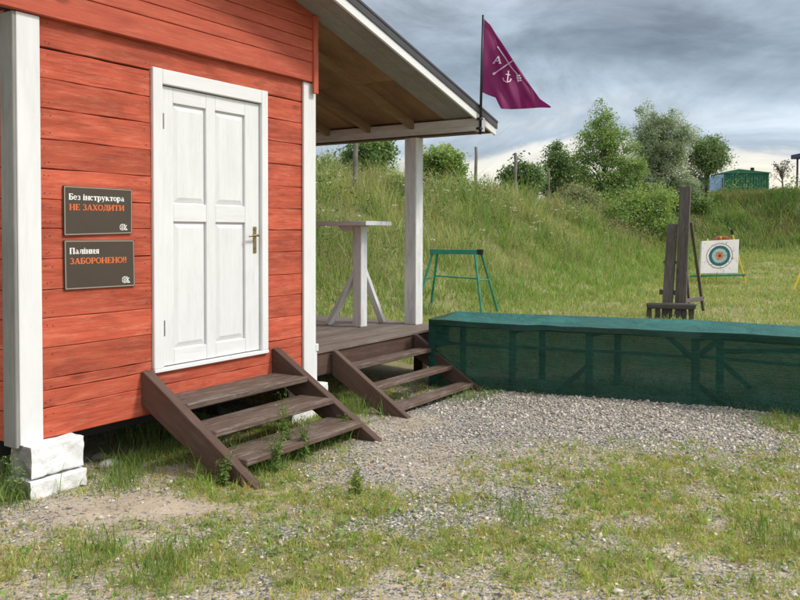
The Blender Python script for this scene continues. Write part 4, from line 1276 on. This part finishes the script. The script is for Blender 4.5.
G_MID = [(.10, .15, .045), (.12, .175, .055), (.080, .125, .038), (.15, .195, .07)]
G_DARK = [(.050, .085, .032), (.068, .11, .040), (.042, .068, .028), (.085, .13, .048)]
G_YEL = [(.13, .17, .035), (.10, .15, .035), (.16, .19, .045)]
G_SILV = [(.15, .18, .115), (.12, .15, .092), (.19, .22, .15), (.09, .12, .065)]
G_OLIVE = [(.12, .125, .055), (.09, .10, .045), (.15, .15, .075)]

tree('bushy_tree', 'tall mid-green bushy tree with a pointed top at the end of the grassy bank', 'tree', 606, 33.5,
     [(604, 122, 10, 20), (607, 145, 17, 28), (588, 158, 14, 34), (622, 158, 15, 34), (574, 182, 13, 28), (632, 188, 16, 32), (600, 198, 24, 34), (636, 216, 22, 22), (612, 236, 38, 12), (583, 215, 20, 20), (571, 196, 15, 26), (648, 200, 15, 30), (622, 222, 34, 22)], 680, 88000, .09, .5, G_MID, .185, .14, 'trees at the far bank', 60)
tree('willow_tree', 'silvery grey-green willow with the tallest rounded crown behind the bushy tree', 'tree', 664, 40,
     [(660, 150, 28, 34), (655, 125, 20, 24), (680, 145, 20, 30), (645, 165, 22, 36), (668, 185, 34, 22)], 430, 62000, .125, .26, G_SILV, .24, .15, 'trees at the far bank', 60, .5)
tree('round_tree', 'small dark green tree with a sparse right side nearest the blue tarpaulin', 'tree', 706, 41,
     [(704, 157, 17, 21), (712, 150, 12, 15), (718, 157, 9, 11), (692, 185, 13, 12)], 140, 17000, .11, .5, [(.075, .11, .045), (.095, .135, .055), (.06, .09, .04)], .30, .11, 'trees at the far bank', 34)
tree('shrub', 'grey-green brushy shrub at the foot of the bushy tree', 'shrub', 585, 31.5,
     [(582, 212, 19, 24), (572, 200, 11, 18), (596, 218, 13, 20)], 170, 16000, .12, .26, G_OLIVE + [(.15, .17, .10)], .24, .05, 'shrubs on the banks', 50)
tree('shrub', 'low bright green shrub under the willow left of the plank stand', 'shrub', 632, 31.5,
     [(626, 220, 26, 20), (644, 212, 20, 20), (660, 208, 18, 18), (612, 238, 26, 11), (655, 228, 24, 14), (640, 240, 26, 9)], 270, 36000, .09, .5, G_MID + G_YEL[:1], .25, .05, 'shrubs on the banks', 30)
tree('shrub', 'dark leafy shrub between the two stakes on the bank', 'shrub', 524, 30,
     [(524, 178, 18, 18), (512, 182, 13, 11), (532, 172, 9, 17), (520, 192, 20, 12)], 90, 8000, .12, .5, G_DARK + G_MID[:1], .2, .05, 'shrubs on the banks', 40)
tree('young_tree', 'slender dark young tree rising behind the shorter stake', 'tree', 557, 33,
     [(557, 165, 12, 27), (563, 180, 11, 20), (550, 182, 10, 18)], 95, 8500, .11, .5, G_DARK + G_MID[:1], .2, .06, 'trees at the far bank', 40)
tree('broadleaf_tree', 'dark green broadleaf tree seen through the porch between cabin and porch post', 'tree', 368, 26,
     [(370, 158, 22, 26), (380, 150, 14, 18), (352, 162, 12, 15), (366, 178, 22, 14)], 150, 10000, .11, .55, G_DARK + G_MID[:2], .19, .10, 'trees behind the porch', 40)
tree('broadleaf_tree', 'yellow-green tree directly right of the porch post below the beam', 'tree', 440, 28,
     [(440, 165, 18, 20), (450, 162, 15, 15), (430, 172, 14, 15), (458, 175, 12, 9), (444, 180, 22, 9)], 130, 8500, .11, .55, G_MID + G_YEL, .18, .09, 'trees behind the porch', 40)
tree('distant_tree', 'pale green small tree between the cabin corner and the tall pale stake', 'tree', 328, 34,
     [(328, 168, 12, 12), (320, 175, 10, 10), (338, 176, 12, 9)], 60, 4000, .14, .5, [(.10, .135, .075), (.13, .16, .09)], .24, .07, 'trees behind the porch', 20)
tree('bare_shrub', 'nearly bare dark shrub on the far bank between container and canopy', 'shrub', 781, 43,
     [(781, 168, 9, 10), (776, 172, 7, 8), (788, 165, 5, 6)], 40, 420, .11, .4, [(.05, .055, .035), (.07, .06, .045)], .14, .05, None, 40)
tree('shrub', 'tall leafy weed shrub left of the porch post on the bank', 'shrub', 400, 21, [(398, 188, 8, 14), (392, 198, 10, 10)], 34, 1500, .10, .45, G_MID, .12, .03, 'shrubs on the banks', 16)
tree('shrub', 'green shrub on the bank crest right of the willow trunk', 'shrub', 690, 39, [(682, 200, 18, 9), (706, 203, 10, 7)], 80, 5000, .12, .5, G_DARK + G_MID, .2, .05, 'shrubs on the banks', 16)


# ------------------------------------------------------------------ grass
def blades(name, roots, h, wd, lean, cols, mat, label, cat, base=None, tint=(1, 1, 1)):
    cols = cols * np.array(tint)
    n = len(roots)
    az = rng.random(n) * 2 * math.pi; s = np.stack([np.cos(az), np.sin(az), np.zeros(n)], 1) * (wd / 2)[:, None]
    la = rng.random(n) * 2 * math.pi; ld = np.stack([np.cos(la), np.sin(la), np.zeros(n)], 1) * (lean * h)[:, None]
    up = np.array([0, 0, 1.])
    mid = roots + up * (h * .55)[:, None] + ld * .32
    tip = roots + up * (h * np.sqrt(np.clip(1 - lean * lean * .6, .06, 1)))[:, None] + ld
    v = np.stack([roots - s, roots + s, mid - s * .8, mid + s * .8, tip], 1).reshape(-1, 3)
    i = np.arange(n) * 5
    lo = np.stack([i, i + 1, i + 3, i + 2, i + 2, i + 3, i + 4], 1).ravel()
    st = np.stack([np.arange(n) * 7, np.arange(n) * 7 + 4], 1).ravel(); tt_ = np.tile([4, 3], n)
    o = raw_mesh(name, v, lo, st, tt_, mat, np.repeat(cols, 5, 0))
    tag(o, label, cat, None, 'stuff'); return o


def scatter(n, u0, u1, d0, d1, dens, power=1.0):
    """rejection-sampled ground points in the u/d frame"""
    d = d0 + (d1 - d0) * rng.random(n) ** power; u = u0 + (u1 - u0) * rng.random(n)
    X, Y = ud(u, d); keep = rng.random(n) < dens(X, Y, u, d)
    return X[keep], Y[keep], u[keep], d[keep]


def inside_cabin(X, Y): return (X > .1) & (X < 2.75) & (Y > .25) & (Y < 3.6)


BOOST = 1.4


def pick(pal, n, jit=.25, hue=.08):
    pal = np.array(pal) * BOOST; c = pal[rng.integers(0, len(pal), n)] * (1 - jit + 2 * jit * rng.random((n, 1)))
    return np.clip(c * (1 + hue * rng.normal(0, 1, (n, 3))), .004, .8)


BOOST = 1.4
LUSH = [(.115, .185, .042), (.145, .21, .052), (.095, .155, .036), (.18, .235, .07)]
DRY = [(.26, .22, .10), (.32, .27, .14), (.20, .17, .075)]
OLIVE = [(.18, .195, .06), (.215, .225, .08), (.155, .175, .052), (.25, .245, .10)]

# near tufts
X, Y, u, d = scatter(170000, -7.5, 7.0, 2.2, 9.6, lambda X, Y, u, d: grass_density(X, Y) * .22 * (~inside_cabin(X, Y)) * (d < 8.6 - .3 * (u > 1)))
nb_ = len(X); print('tufts', nb_)
k = rng.integers(5, 16, nb_); idx = np.repeat(np.arange(nb_), k); n = len(idx)
rad = .012 + .035 * rng.random(nb_); ang = rng.random(n) * 6.283; rr = rad[idx] * np.sqrt(rng.random(n))
RX = X[idx] + rr * np.cos(ang); RY = Y[idx] + rr * np.sin(ang)
gd = grass_density(X, Y)
th = (.018 + .062 * rng.random(nb_) ** 2.6) * (.55 + .75 * np.clip(gd, 0, 1))
hh = th[idx] * (.5 + .7 * rng.random(n))
col = pick(LUSH + OLIVE[:2], nb_, .2)[idx] * (.8 + .4 * rng.random((n, 1)))
patch = fbm(X * 1.3, Y * 1.3, 71)[idx]
dr = rng.random(n) < (.10 + .5 * sstep(.5, .75, patch)); col[dr] = pick(DRY + OLIVE, dr.sum())
blades('grass_tufts', np.stack([RX, RY, terrain(RX, RY) - .004], 1), hh, .0022 + .0028 * rng.random(n), .25 + .75 * rng.random(n), col, M['blade'],
       'short patchy green grass tufts growing through the gravel in front of the cabin', 'grass', None, (1.45, 1.40, 1.15))
X, Y, u, d = scatter(1250000, -7.5, 7.2, 2.2, 9.0, lambda X, Y, u, d: np.clip(grass_density(X, Y) * 1.1 - .12, 0, 1) * .42 * (~inside_cabin(X, Y)) * (d < 8.6 - .37 * np.clip(u - .6, 0, 9)))
n = len(X); print('thatch', n)
col = pick(LUSH + OLIVE, n, .2); dr = rng.random(n) < .30 + .4 * sstep(.45, .7, fbm(X * 1.9, Y * 1.9, 77)); col[dr] = pick(DRY + OLIVE[2:], dr.sum(), .2)
blades('short_turf', np.stack([X, Y, terrain(X, Y) - .002], 1), .010 + .028 * rng.random(n) ** 1.6, .003 + .004 * rng.random(n), .5 + .75 * rng.random(n), col, M['blade'],
       'very short worn turf and dry straw between the gravel patches', 'turf', None, (1.55, 1.48, 1.25))
# long tufts beside steps, posts and below the cabin
spots = [(222, 470, 30, .22), (300, 445, 26, .2), (330, 408, 40, .16), (350, 415, 26, .18), (150, 440, 40, .16), (185, 430, 40, .16), (10, 505, 24, .18), (262, 470, 34, .17), (790, 425, 40, .12),
         (130, 470, 24, .14), (470, 398, 26, .10), (335, 437, 22, .16), (120, 485, 18, .12), (25, 470, 20, .22), (200, 450, 30, .13), (365, 400, 20, .14), (780, 540, 30, .11), (90, 560, 34, .12), (160, 570, 30, .12), (520, 520, 22, .09)]
R_ = []; H_ = []
for (px, py, sp, hgt) in spots:
    dd = 1.581 * 800 / (py - 232.6); uu = (px - 400) / 800 * dd; nn = 260
    a = uu + rng.normal(0, sp * dd / 800 * .6, nn); b = dd + rng.normal(0, .16, nn); x, y = ud(a, b)
    R_.append(np.stack([x, y, terrain(x, y) - .004], 1)); H_.append(hgt * (.3 + .9 * rng.random(nn)))
R_ = np.concatenate(R_); H_ = np.concatenate(H_); n = len(R_)
blades('long_grass', R_, H_, .003 + .003 * rng.random(n), .15 + .6 * rng.random(n), pick(LUSH, n, .3), M['blade'], 'longer green grass blades around the steps and the foundation', 'grass')
# broad-leaved weeds among the gravel
X, Y, u, d = scatter(9000, -4.6, 5.6, 3.0, 8.3, lambda X, Y, u, d: grass_density(X, Y) * .22 * (~inside_cabin(X, Y)))
k = rng.integers(4, 9, len(X)); idx = np.repeat(np.arange(len(X)), k); n = len(idx)
a = rng.random(n) * 6.283; r = .012 + .035 * rng.random(n); x = X[idx] + r * np.cos(a); y = Y[idx] + r * np.sin(a)
o = leaves('weed_leaves', np.stack([x, y, terrain(x, y) + .008 + .03 * rng.random(n)], 1), .018 + .024 * rng.random(n), .55, pick(LUSH, n, .25), M['leaf'], None, None, 1.2)
tag(o, 'small broad-leaved weeds and clover between the stones', 'weeds', None, 'stuff')


# field beyond the barrier
def field_dens(X, Y, u, d):
    s, _ = poly_sd(u, d, CREST_L); s2, _ = poly_sd(u, d, CREST_R)
    b = (X < 5.3) & (Y < 3.7) & (X > 0)
    front = d > 8.6 - .47 * np.clip(u - 1, 0, 9)
    return (np.abs(u) < .62 * d + 1.5) * (~b) * front * np.where(s > 3.2, 1, .15) * (.35 + .9 * sstep(.3, .65, fbm(X * 1.1, Y * 1.1, 31)))


X, Y, u, d = scatter(420000, -8, 21, 5.2, 34, field_dens, 1.25); n = len(X); print('field', n)
pt = fbm(X * .8, Y * .8, 81); pal = pick(OLIVE + LUSH[:1], n, .2); dr = rng.random(n) < (.15 + .55 * sstep(.42, .7, pt)); pal[dr] = pick([(.25, .235, .095), (.30, .27, .12), (.21, .20, .08)], dr.sum(), .2)
s, _ = poly_sd(u, d, CREST_L); g2 = sstep(7.5, 4, s); gsel = rng.random(n) < g2 * .6; pal[gsel] = pick([(.15, .205, .05), (.18, .235, .065), (.125, .175, .045)], gsel.sum())
blades('field_grass', np.stack([X, Y, terrain(X, Y) - .01], 1), (.05 + .10 * rng.random(n) ** 1.5) * (1 + 1.0 * g2), (.0045 + .0006 * d) * (.7 + .6 * rng.random(n)), .3 + .7 * rng.random(n), pal, M['blade'],
       'yellowish mown field grass between the netting and the far bank', 'grass', None, (1.06, 1.2, 1.1))


# bank grass
def bank_dens(X, Y, u, d):
    s, _ = poly_sd(u, d, CREST_L)
    b = (X < 5.3) & (Y < 3.7)
    return ((s < 5.6) & (s > -3.5)) * (~b) * (d > 8) * np.where(s < -1, .5, 1) * (np.abs(u) < .62 * d + 1.5)


X, Y, u, d = scatter(330000, -9, 14, 8, 42, bank_dens, 1.2); n = len(X); print('bank', n)
pt = fbm(X * .55, Y * .55, 91); p2 = fbm(X * 1.4, Y * 1.4, 95); s, _ = poly_sd(u, d, CREST_L)
pal = pick([(.135, .18, .048), (.165, .21, .062), (.11, .15, .042), (.195, .22, .08)], n, .25)
dr = rng.random(n) < .14 + .75 * sstep(.50, .64, pt) * sstep(5.2, 3, s); pal[dr] = pick([(.27, .235, .12), (.31, .25, .15), (.24, .22, .10), (.22, .21, .09)], dr.sum())
hg = (.12 + .55 * rng.random(n) ** 1.7) * (.35 + .9 * sstep(5.6, 1.2, s)) * (.25 + 1.5 * sstep(.3, .75, p2)) * (.7 + .6 * fbm(X * .8, Y * .8, 96))
blades('bank_grass', np.stack([X, Y, terrain(X, Y) - .02], 1), hg, (.004 + .00055 * d) * (.6 + .8 * rng.random(n)), .2 + .55 * rng.random(n), pal, M['blade'],
       'tall wild meadow grass covering the bank behind the porch', 'grass', None, (1.0, 1.18, 1.0))


def rbank_dens(X, Y, u, d):
    s, _ = poly_sd(u, d, CREST_R)
    return ((s < 12.5) & (s > -5)) * (np.abs(u) < .62 * d + 2) * np.where(s < 0, .4, 1) * (d > 27)


X, Y, u, d = scatter(240000, 2, 32, 27, 52, rbank_dens); n = len(X); print('rbank', n)
pt = fbm(X * .22, Y * .22, 97); p2 = fbm(X * .7, Y * .7, 99); s, _ = poly_sd(u, d, CREST_R)
pal = pick([(.135, .16, .058), (.165, .18, .07), (.11, .135, .05)], n, .25)
g3 = sstep(8.5, 11.5, s); sel = rng.random(n) < .25 + .5 * g3; pal[sel] = pick([(.19, .185, .07), (.23, .215, .095)], sel.sum())
sel = rng.random(n) < .85 * sstep(.50, .62, pt) * sstep(10, 6, s); pal[sel] = pick([(.17, .115, .07), (.21, .15, .09), (.14, .10, .055)], sel.sum())
sel = rng.random(n) < .7 * sstep(.52, .66, p2); pal[sel] = pick([(.06, .09, .028), (.08, .115, .035)], sel.sum())
hg = (.15 + .55 * rng.random(n) ** 1.5) * (.3 + .8 * sstep(12, 7, s)) * (.55 + .45 * sstep(.5, 3, s)) * (.5 + 1.0 * p2)
blades('far_bank_grass', np.stack([X, Y, terrain(X, Y) - .03], 1), hg, .030 * (.5 + .9 * rng.random(n)), .25 + .5 * rng.random(n), pal, M['blade'], 'rough brown and green grass on the far bank', 'grass', None, (.98, 1.22, 1.0))
# pale seed heads on tall stalks
X, Y, u, d = scatter(60000, -9, 14, 10, 42, lambda X, Y, u, d: bank_dens(X, Y, u, d) * (.08 + .7 * sstep(.48, .66, fbm(X * .7, Y * .7, 101))) * (poly_sd(u, d, CREST_L)[0] < 4.4))
n = len(X); sh = .42 + .45 * rng.random(n); rt = np.stack([X, Y, terrain(X, Y) - .02], 1)
blades('seed_stalks', rt, sh, .004 + .00035 * d, .1 + .25 * rng.random(n), pick([(.23, .20, .11), (.28, .23, .14), (.19, .19, .08)], n, .2, .03), M['blade'], 'tall dry stalks standing among the bank grass', 'grass')
k = 5; idx = np.repeat(np.arange(n), k)
P = rt[idx] + np.stack([rng.normal(0, .05, n * k), rng.normal(0, .05, n * k), sh[idx] * (.78 + .24 * rng.random(n * k))], 1)
o = leaves('seed_heads', P, (.022 + .0014 * d[idx]) * (.6 + .8 * rng.random(n * k)), .3, pick([(.25, .21, .13), (.30, .24, .16), (.24, .23, .12), (.27, .19, .13)], n * k, .2, .03), M['blade'])
tag(o, 'pale feathery seed heads above the bank grass', 'seed heads', None, 'stuff')
# leafy undergrowth on both banks
X, Y, u, d = scatter(5200, -7, 32, 10, 50, lambda X, Y, u, d: (((poly_sd(u, d, CREST_L)[0] < 3.4) & (poly_sd(u, d, CREST_L)[0] > -2.5)) * .9 + ((poly_sd(u, d, CREST_R)[0] < 8.5) & (poly_sd(u, d, CREST_R)[0] > -3) & (d > 30)) * .5) * (np.abs(u) < .6 * d + 1) * (fbm(X * .5, Y * .5, 111) > .47) * ~((X < 5.3) & (Y < 3.9)))
k = rng.integers(24, 60, len(X)); idx = np.repeat(np.arange(len(X)), k); n = len(idx); szz = (.18 + .30 * rng.random(len(X)) ** 1.6) * np.where(d > 28, 1.5, 1)
P = np.stack([X, Y, terrain(X, Y) + szz * .9], 1)[idx] + rng.normal(0, 1, (n, 3)) * szz[idx][:, None] * np.array([.55, .55, .6])
cc = pick(G_MID + G_DARK + OLIVE[:1], len(X), .15)[idx] * (.75 + .5 * rng.random((n, 1)))
o = leaves('undergrowth', P, (.035 + .0022 * d[idx]) * (.6 + .8 * rng.random(n)), .45, cc, M['leaf'])
tag(o, 'leafy weeds and low undergrowth along the tops of the banks', 'undergrowth', None, 'stuff')
# white umbels
X, Y, u, d = scatter(6000, -6, 12, 10, 36, lambda X, Y, u, d: ((poly_sd(u, d, CREST_L)[0] < 3.6) & (poly_sd(u, d, CREST_L)[0] > -.5)) * .16 * (np.abs(u) < .6 * d) * (fbm(X * .7, Y * .7, 121) > .48) * ~((X < 5.3) & (Y < 3.9)))
k = 14; idx = np.repeat(np.arange(len(X)), k); n = len(idx); hz = .40 + .35 * rng.random(len(X))
P = np.stack([X, Y, terrain(X, Y) + hz], 1)[idx] + rng.normal(0, 1, (n, 3)) * np.array([.035, .035, .012])
o = leaves('wildflowers', P, .018 + .02 * rng.random(n), .8, pick([(.62, .63, .55), (.70, .70, .62)], n, .1), M['petal'], None, None, 2.0)
tag(o, 'small white umbel wildflowers dotted over the grassy bank', 'wildflowers', None, 'stuff')

# ------------------------------------------------------------------ gravel
ph = (1 + 5 ** .5) / 2
ICO = np.array([(-1, ph, 0), (1, ph, 0), (-1, -ph, 0), (1, -ph, 0), (0, -1, ph), (0, 1, ph), (0, -1, -ph), (0, 1, -ph), (ph, 0, -1), (ph, 0, 1), (-ph, 0, -1), (-ph, 0, 1)]) / math.hypot(1, ph)
ICF = np.array([(0, 11, 5), (0, 5, 1), (0, 1, 7), (0, 7, 10), (0, 10, 11), (1, 5, 9), (5, 11, 4), (11, 10, 2), (10, 7, 6), (7, 1, 8), (3, 9, 4), (3, 4, 2), (3, 2, 6), (3, 6, 8), (3, 8, 9), (4, 9, 5), (2, 4, 11), (6, 2, 10), (8, 6, 7), (9, 8, 1)])


def stones(name, P, r, cols, mat, label, cat):
    n = len(P); sc = r[:, None] * (np.array([1.1, .8, .55]) * (.6 + .8 * rng.random((n, 3))))
    v = ICO[None] * (1 + .27 * rng.normal(0, 1, (n, 12, 1))) * sc[:, None, :]
    a = rng.random(n) * 6.283; c, s_ = np.cos(a)[:, None], np.sin(a)[:, None]
    tl = rng.normal(0, .35, (n, 1))
    x = v[..., 0] * c - v[..., 1] * s_; y = v[..., 0] * s_ + v[..., 1] * c; z_ = v[..., 2] + tl * v[..., 0]
    v = np.stack([x, y, z_], -1) + P[:, None, :]
    lo = (ICF[None] + (np.arange(n) * 12)[:, None, None]).reshape(-1)
    o = raw_mesh(name, v.reshape(-1, 3), lo, np.arange(n * 20) * 3, np.full(n * 20, 3), mat, np.repeat(cols, 12, 0))
    tag(o, label, cat, None, 'stuff'); return o


def stonemat():
    m, nt, bs, out = new_mat('gravel_stone'); tc = nt.nodes.new('ShaderNodeTexCoord').outputs['Object']
    n = noise(nt, tc, 90, 4, .7); c = mix(nt, 1.0, attr(nt, 'col'), ramp(nt, n, [(.3, grey(.78)), (.7, grey(1.12))]), 'MULTIPLY')
    nt.links.new(c, bs.inputs['Base Color']); bs.inputs['Roughness'].default_value = .85; bs.inputs['Specular IOR Level'].default_value = .25
    return m


M['stone'] = stonemat()
X, Y, u, d = scatter(430000, -6.5, 6.8, 2.2, 8.8, lambda X, Y, u, d: np.clip(gravel_density(X, Y) ** 1.7, 0, 1) * .36 * (~inside_cabin(X, Y)) * (d < 8.35 - .37 * np.clip(u - .6, 0, 9) + .1))
n = len(X); print('stones', n)
r = .005 + .0095 * rng.random(n) ** 1.5; big = rng.random(n) < .04; r[big] *= 1.5
BOOST = 1.3
STW = np.array([1.06, 1.0, .92]); cols = STW * pick([(.30, .28, .24), (.38, .355, .31), (.44, .42, .38), (.22, .205, .18), (.34, .31, .26), (.44, .43, .41), (.24, .23, .22)], n, .15, .018)
stones('gravel', np.stack([X, Y, terrain(X, Y) + r * .25], 1), r, cols, M['stone'], 'loose grey crushed gravel spread in front of the netting', 'gravel')


# single stones one can point to
def rock(px, py, r, sq, lab, colr):
    dd = 1.581 * 800 / (py - 232.6); x, y = ud((px - 400) / 800 * dd, dd); z0 = gz(x, y)
    q = MB(); n1, n2 = 14, 9; v = []
    for j in range(n2 + 1):
        for i in range(n1):
            th = 2 * math.pi * i / n1; p_ = math.pi * j / n2
            w_ = 1 + .35 * (float(vnoise(math.cos(th) * 1.6 + px, math.sin(th) * 1.6 + j * .5 + py)) - .5)
            v.append((x + r * w_ * math.sin(p_) * math.cos(th), y + r * .7 * w_ * math.sin(p_) * math.sin(th), z0 + r * sq * w_ * math.cos(p_) + r * sq * .4))
    q.add(v, [[j * n1 + i, (j + 1) * n1 + i, (j + 1) * n1 + (i + 1) % n1, j * n1 + (i + 1) % n1] for j in range(n2) for i in range(n1)])
    o = q.build('rock', plain('rock_stone', colr, .9, 0, .2, 12, .006), None, (x, y, z0), True); tag(o, lab, 'rock')


rock(107, 468, .075, .42, 'flat pale stone lying in the shade beside the white foundation pier', (.36, .34, .31))
rock(97, 459, .055, .5, 'smaller brownish stone behind the flat pale one under the cabin', (.26, .22, .18))


# weeds growing up in front of the steps
def weed(px, py, hgt, lab, nst=5, dcol=LUSH):
    dd = 1.581 * 800 / (py - 232.6); x, y = ud((px - 400) / 800 * dd, dd); z0 = gz(x, y)
    root = empty('weed_plant', (x, y, z0), lab, 'weed', 'weeds around the steps')
    st = MB(); L = []; S = []
    for k in range(nst):
        a = random.random() * 6.28; ln = hgt * random.uniform(.55, 1); le = random.uniform(.05, .35) * ln
        path = [np.array([x, y, z0 - .01]) + np.array([math.cos(a) * le * t * t, math.sin(a) * le * t * t, ln * t]) for t in np.linspace(0, 1, 6)]
        st.tube(path, np.linspace(.0035, .0012, 6), 5)
        for t in np.linspace(.15, 1, 16):
            i = t * 5; j = min(int(i), 4); p = path[j] * (1 - (i - j)) + path[j + 1] * (i - j)
            for _ in range(2):
                b = random.random() * 6.28; rr_ = .026 * (1.3 - t * .7); L.append(p + np.array([math.cos(b) * rr_, math.sin(b) * rr_, random.uniform(-.004, .012)])); S.append(.045 * (1.25 - t * .7))
    st.build('stem', plain('weed_stem', (.08, .12, .03), .7), root)
    L = np.array(L); leaves('foliage', L, np.array(S), .32, pick(dcol, len(L), .25), M['leaf'], root, None, .6)


weed(286, 462, .50, 'tall thin weed with small leaves growing in front of the lowest door step', 8)
weed(304, 462, .34, 'leafy weed in front of the right half of the lowest door step', 8)
weed(222, 488, .24, 'grassy weed at the left foot of the door steps', 6)
weed(356, 497, .17, 'bright small weed sprouting alone from the gravel', 4, [(.15, .20, .04), (.18, .22, .05)])
weed(14, 507, .30, 'spindly weed growing up beside the grey flank of the foundation pier', 3)
weed(274, 474, .30, 'bushy weed in front of the left half of the lowest door step', 8)
weed(343, 441, .20, 'dark leafy weed at the right foot of the door steps', 10)
weed(408, 408, .16, 'small pale weed between the treads of the porch steps', 5, [(.14, .18, .06), (.2, .22, .1)])
print('objects', len(bpy.data.objects))
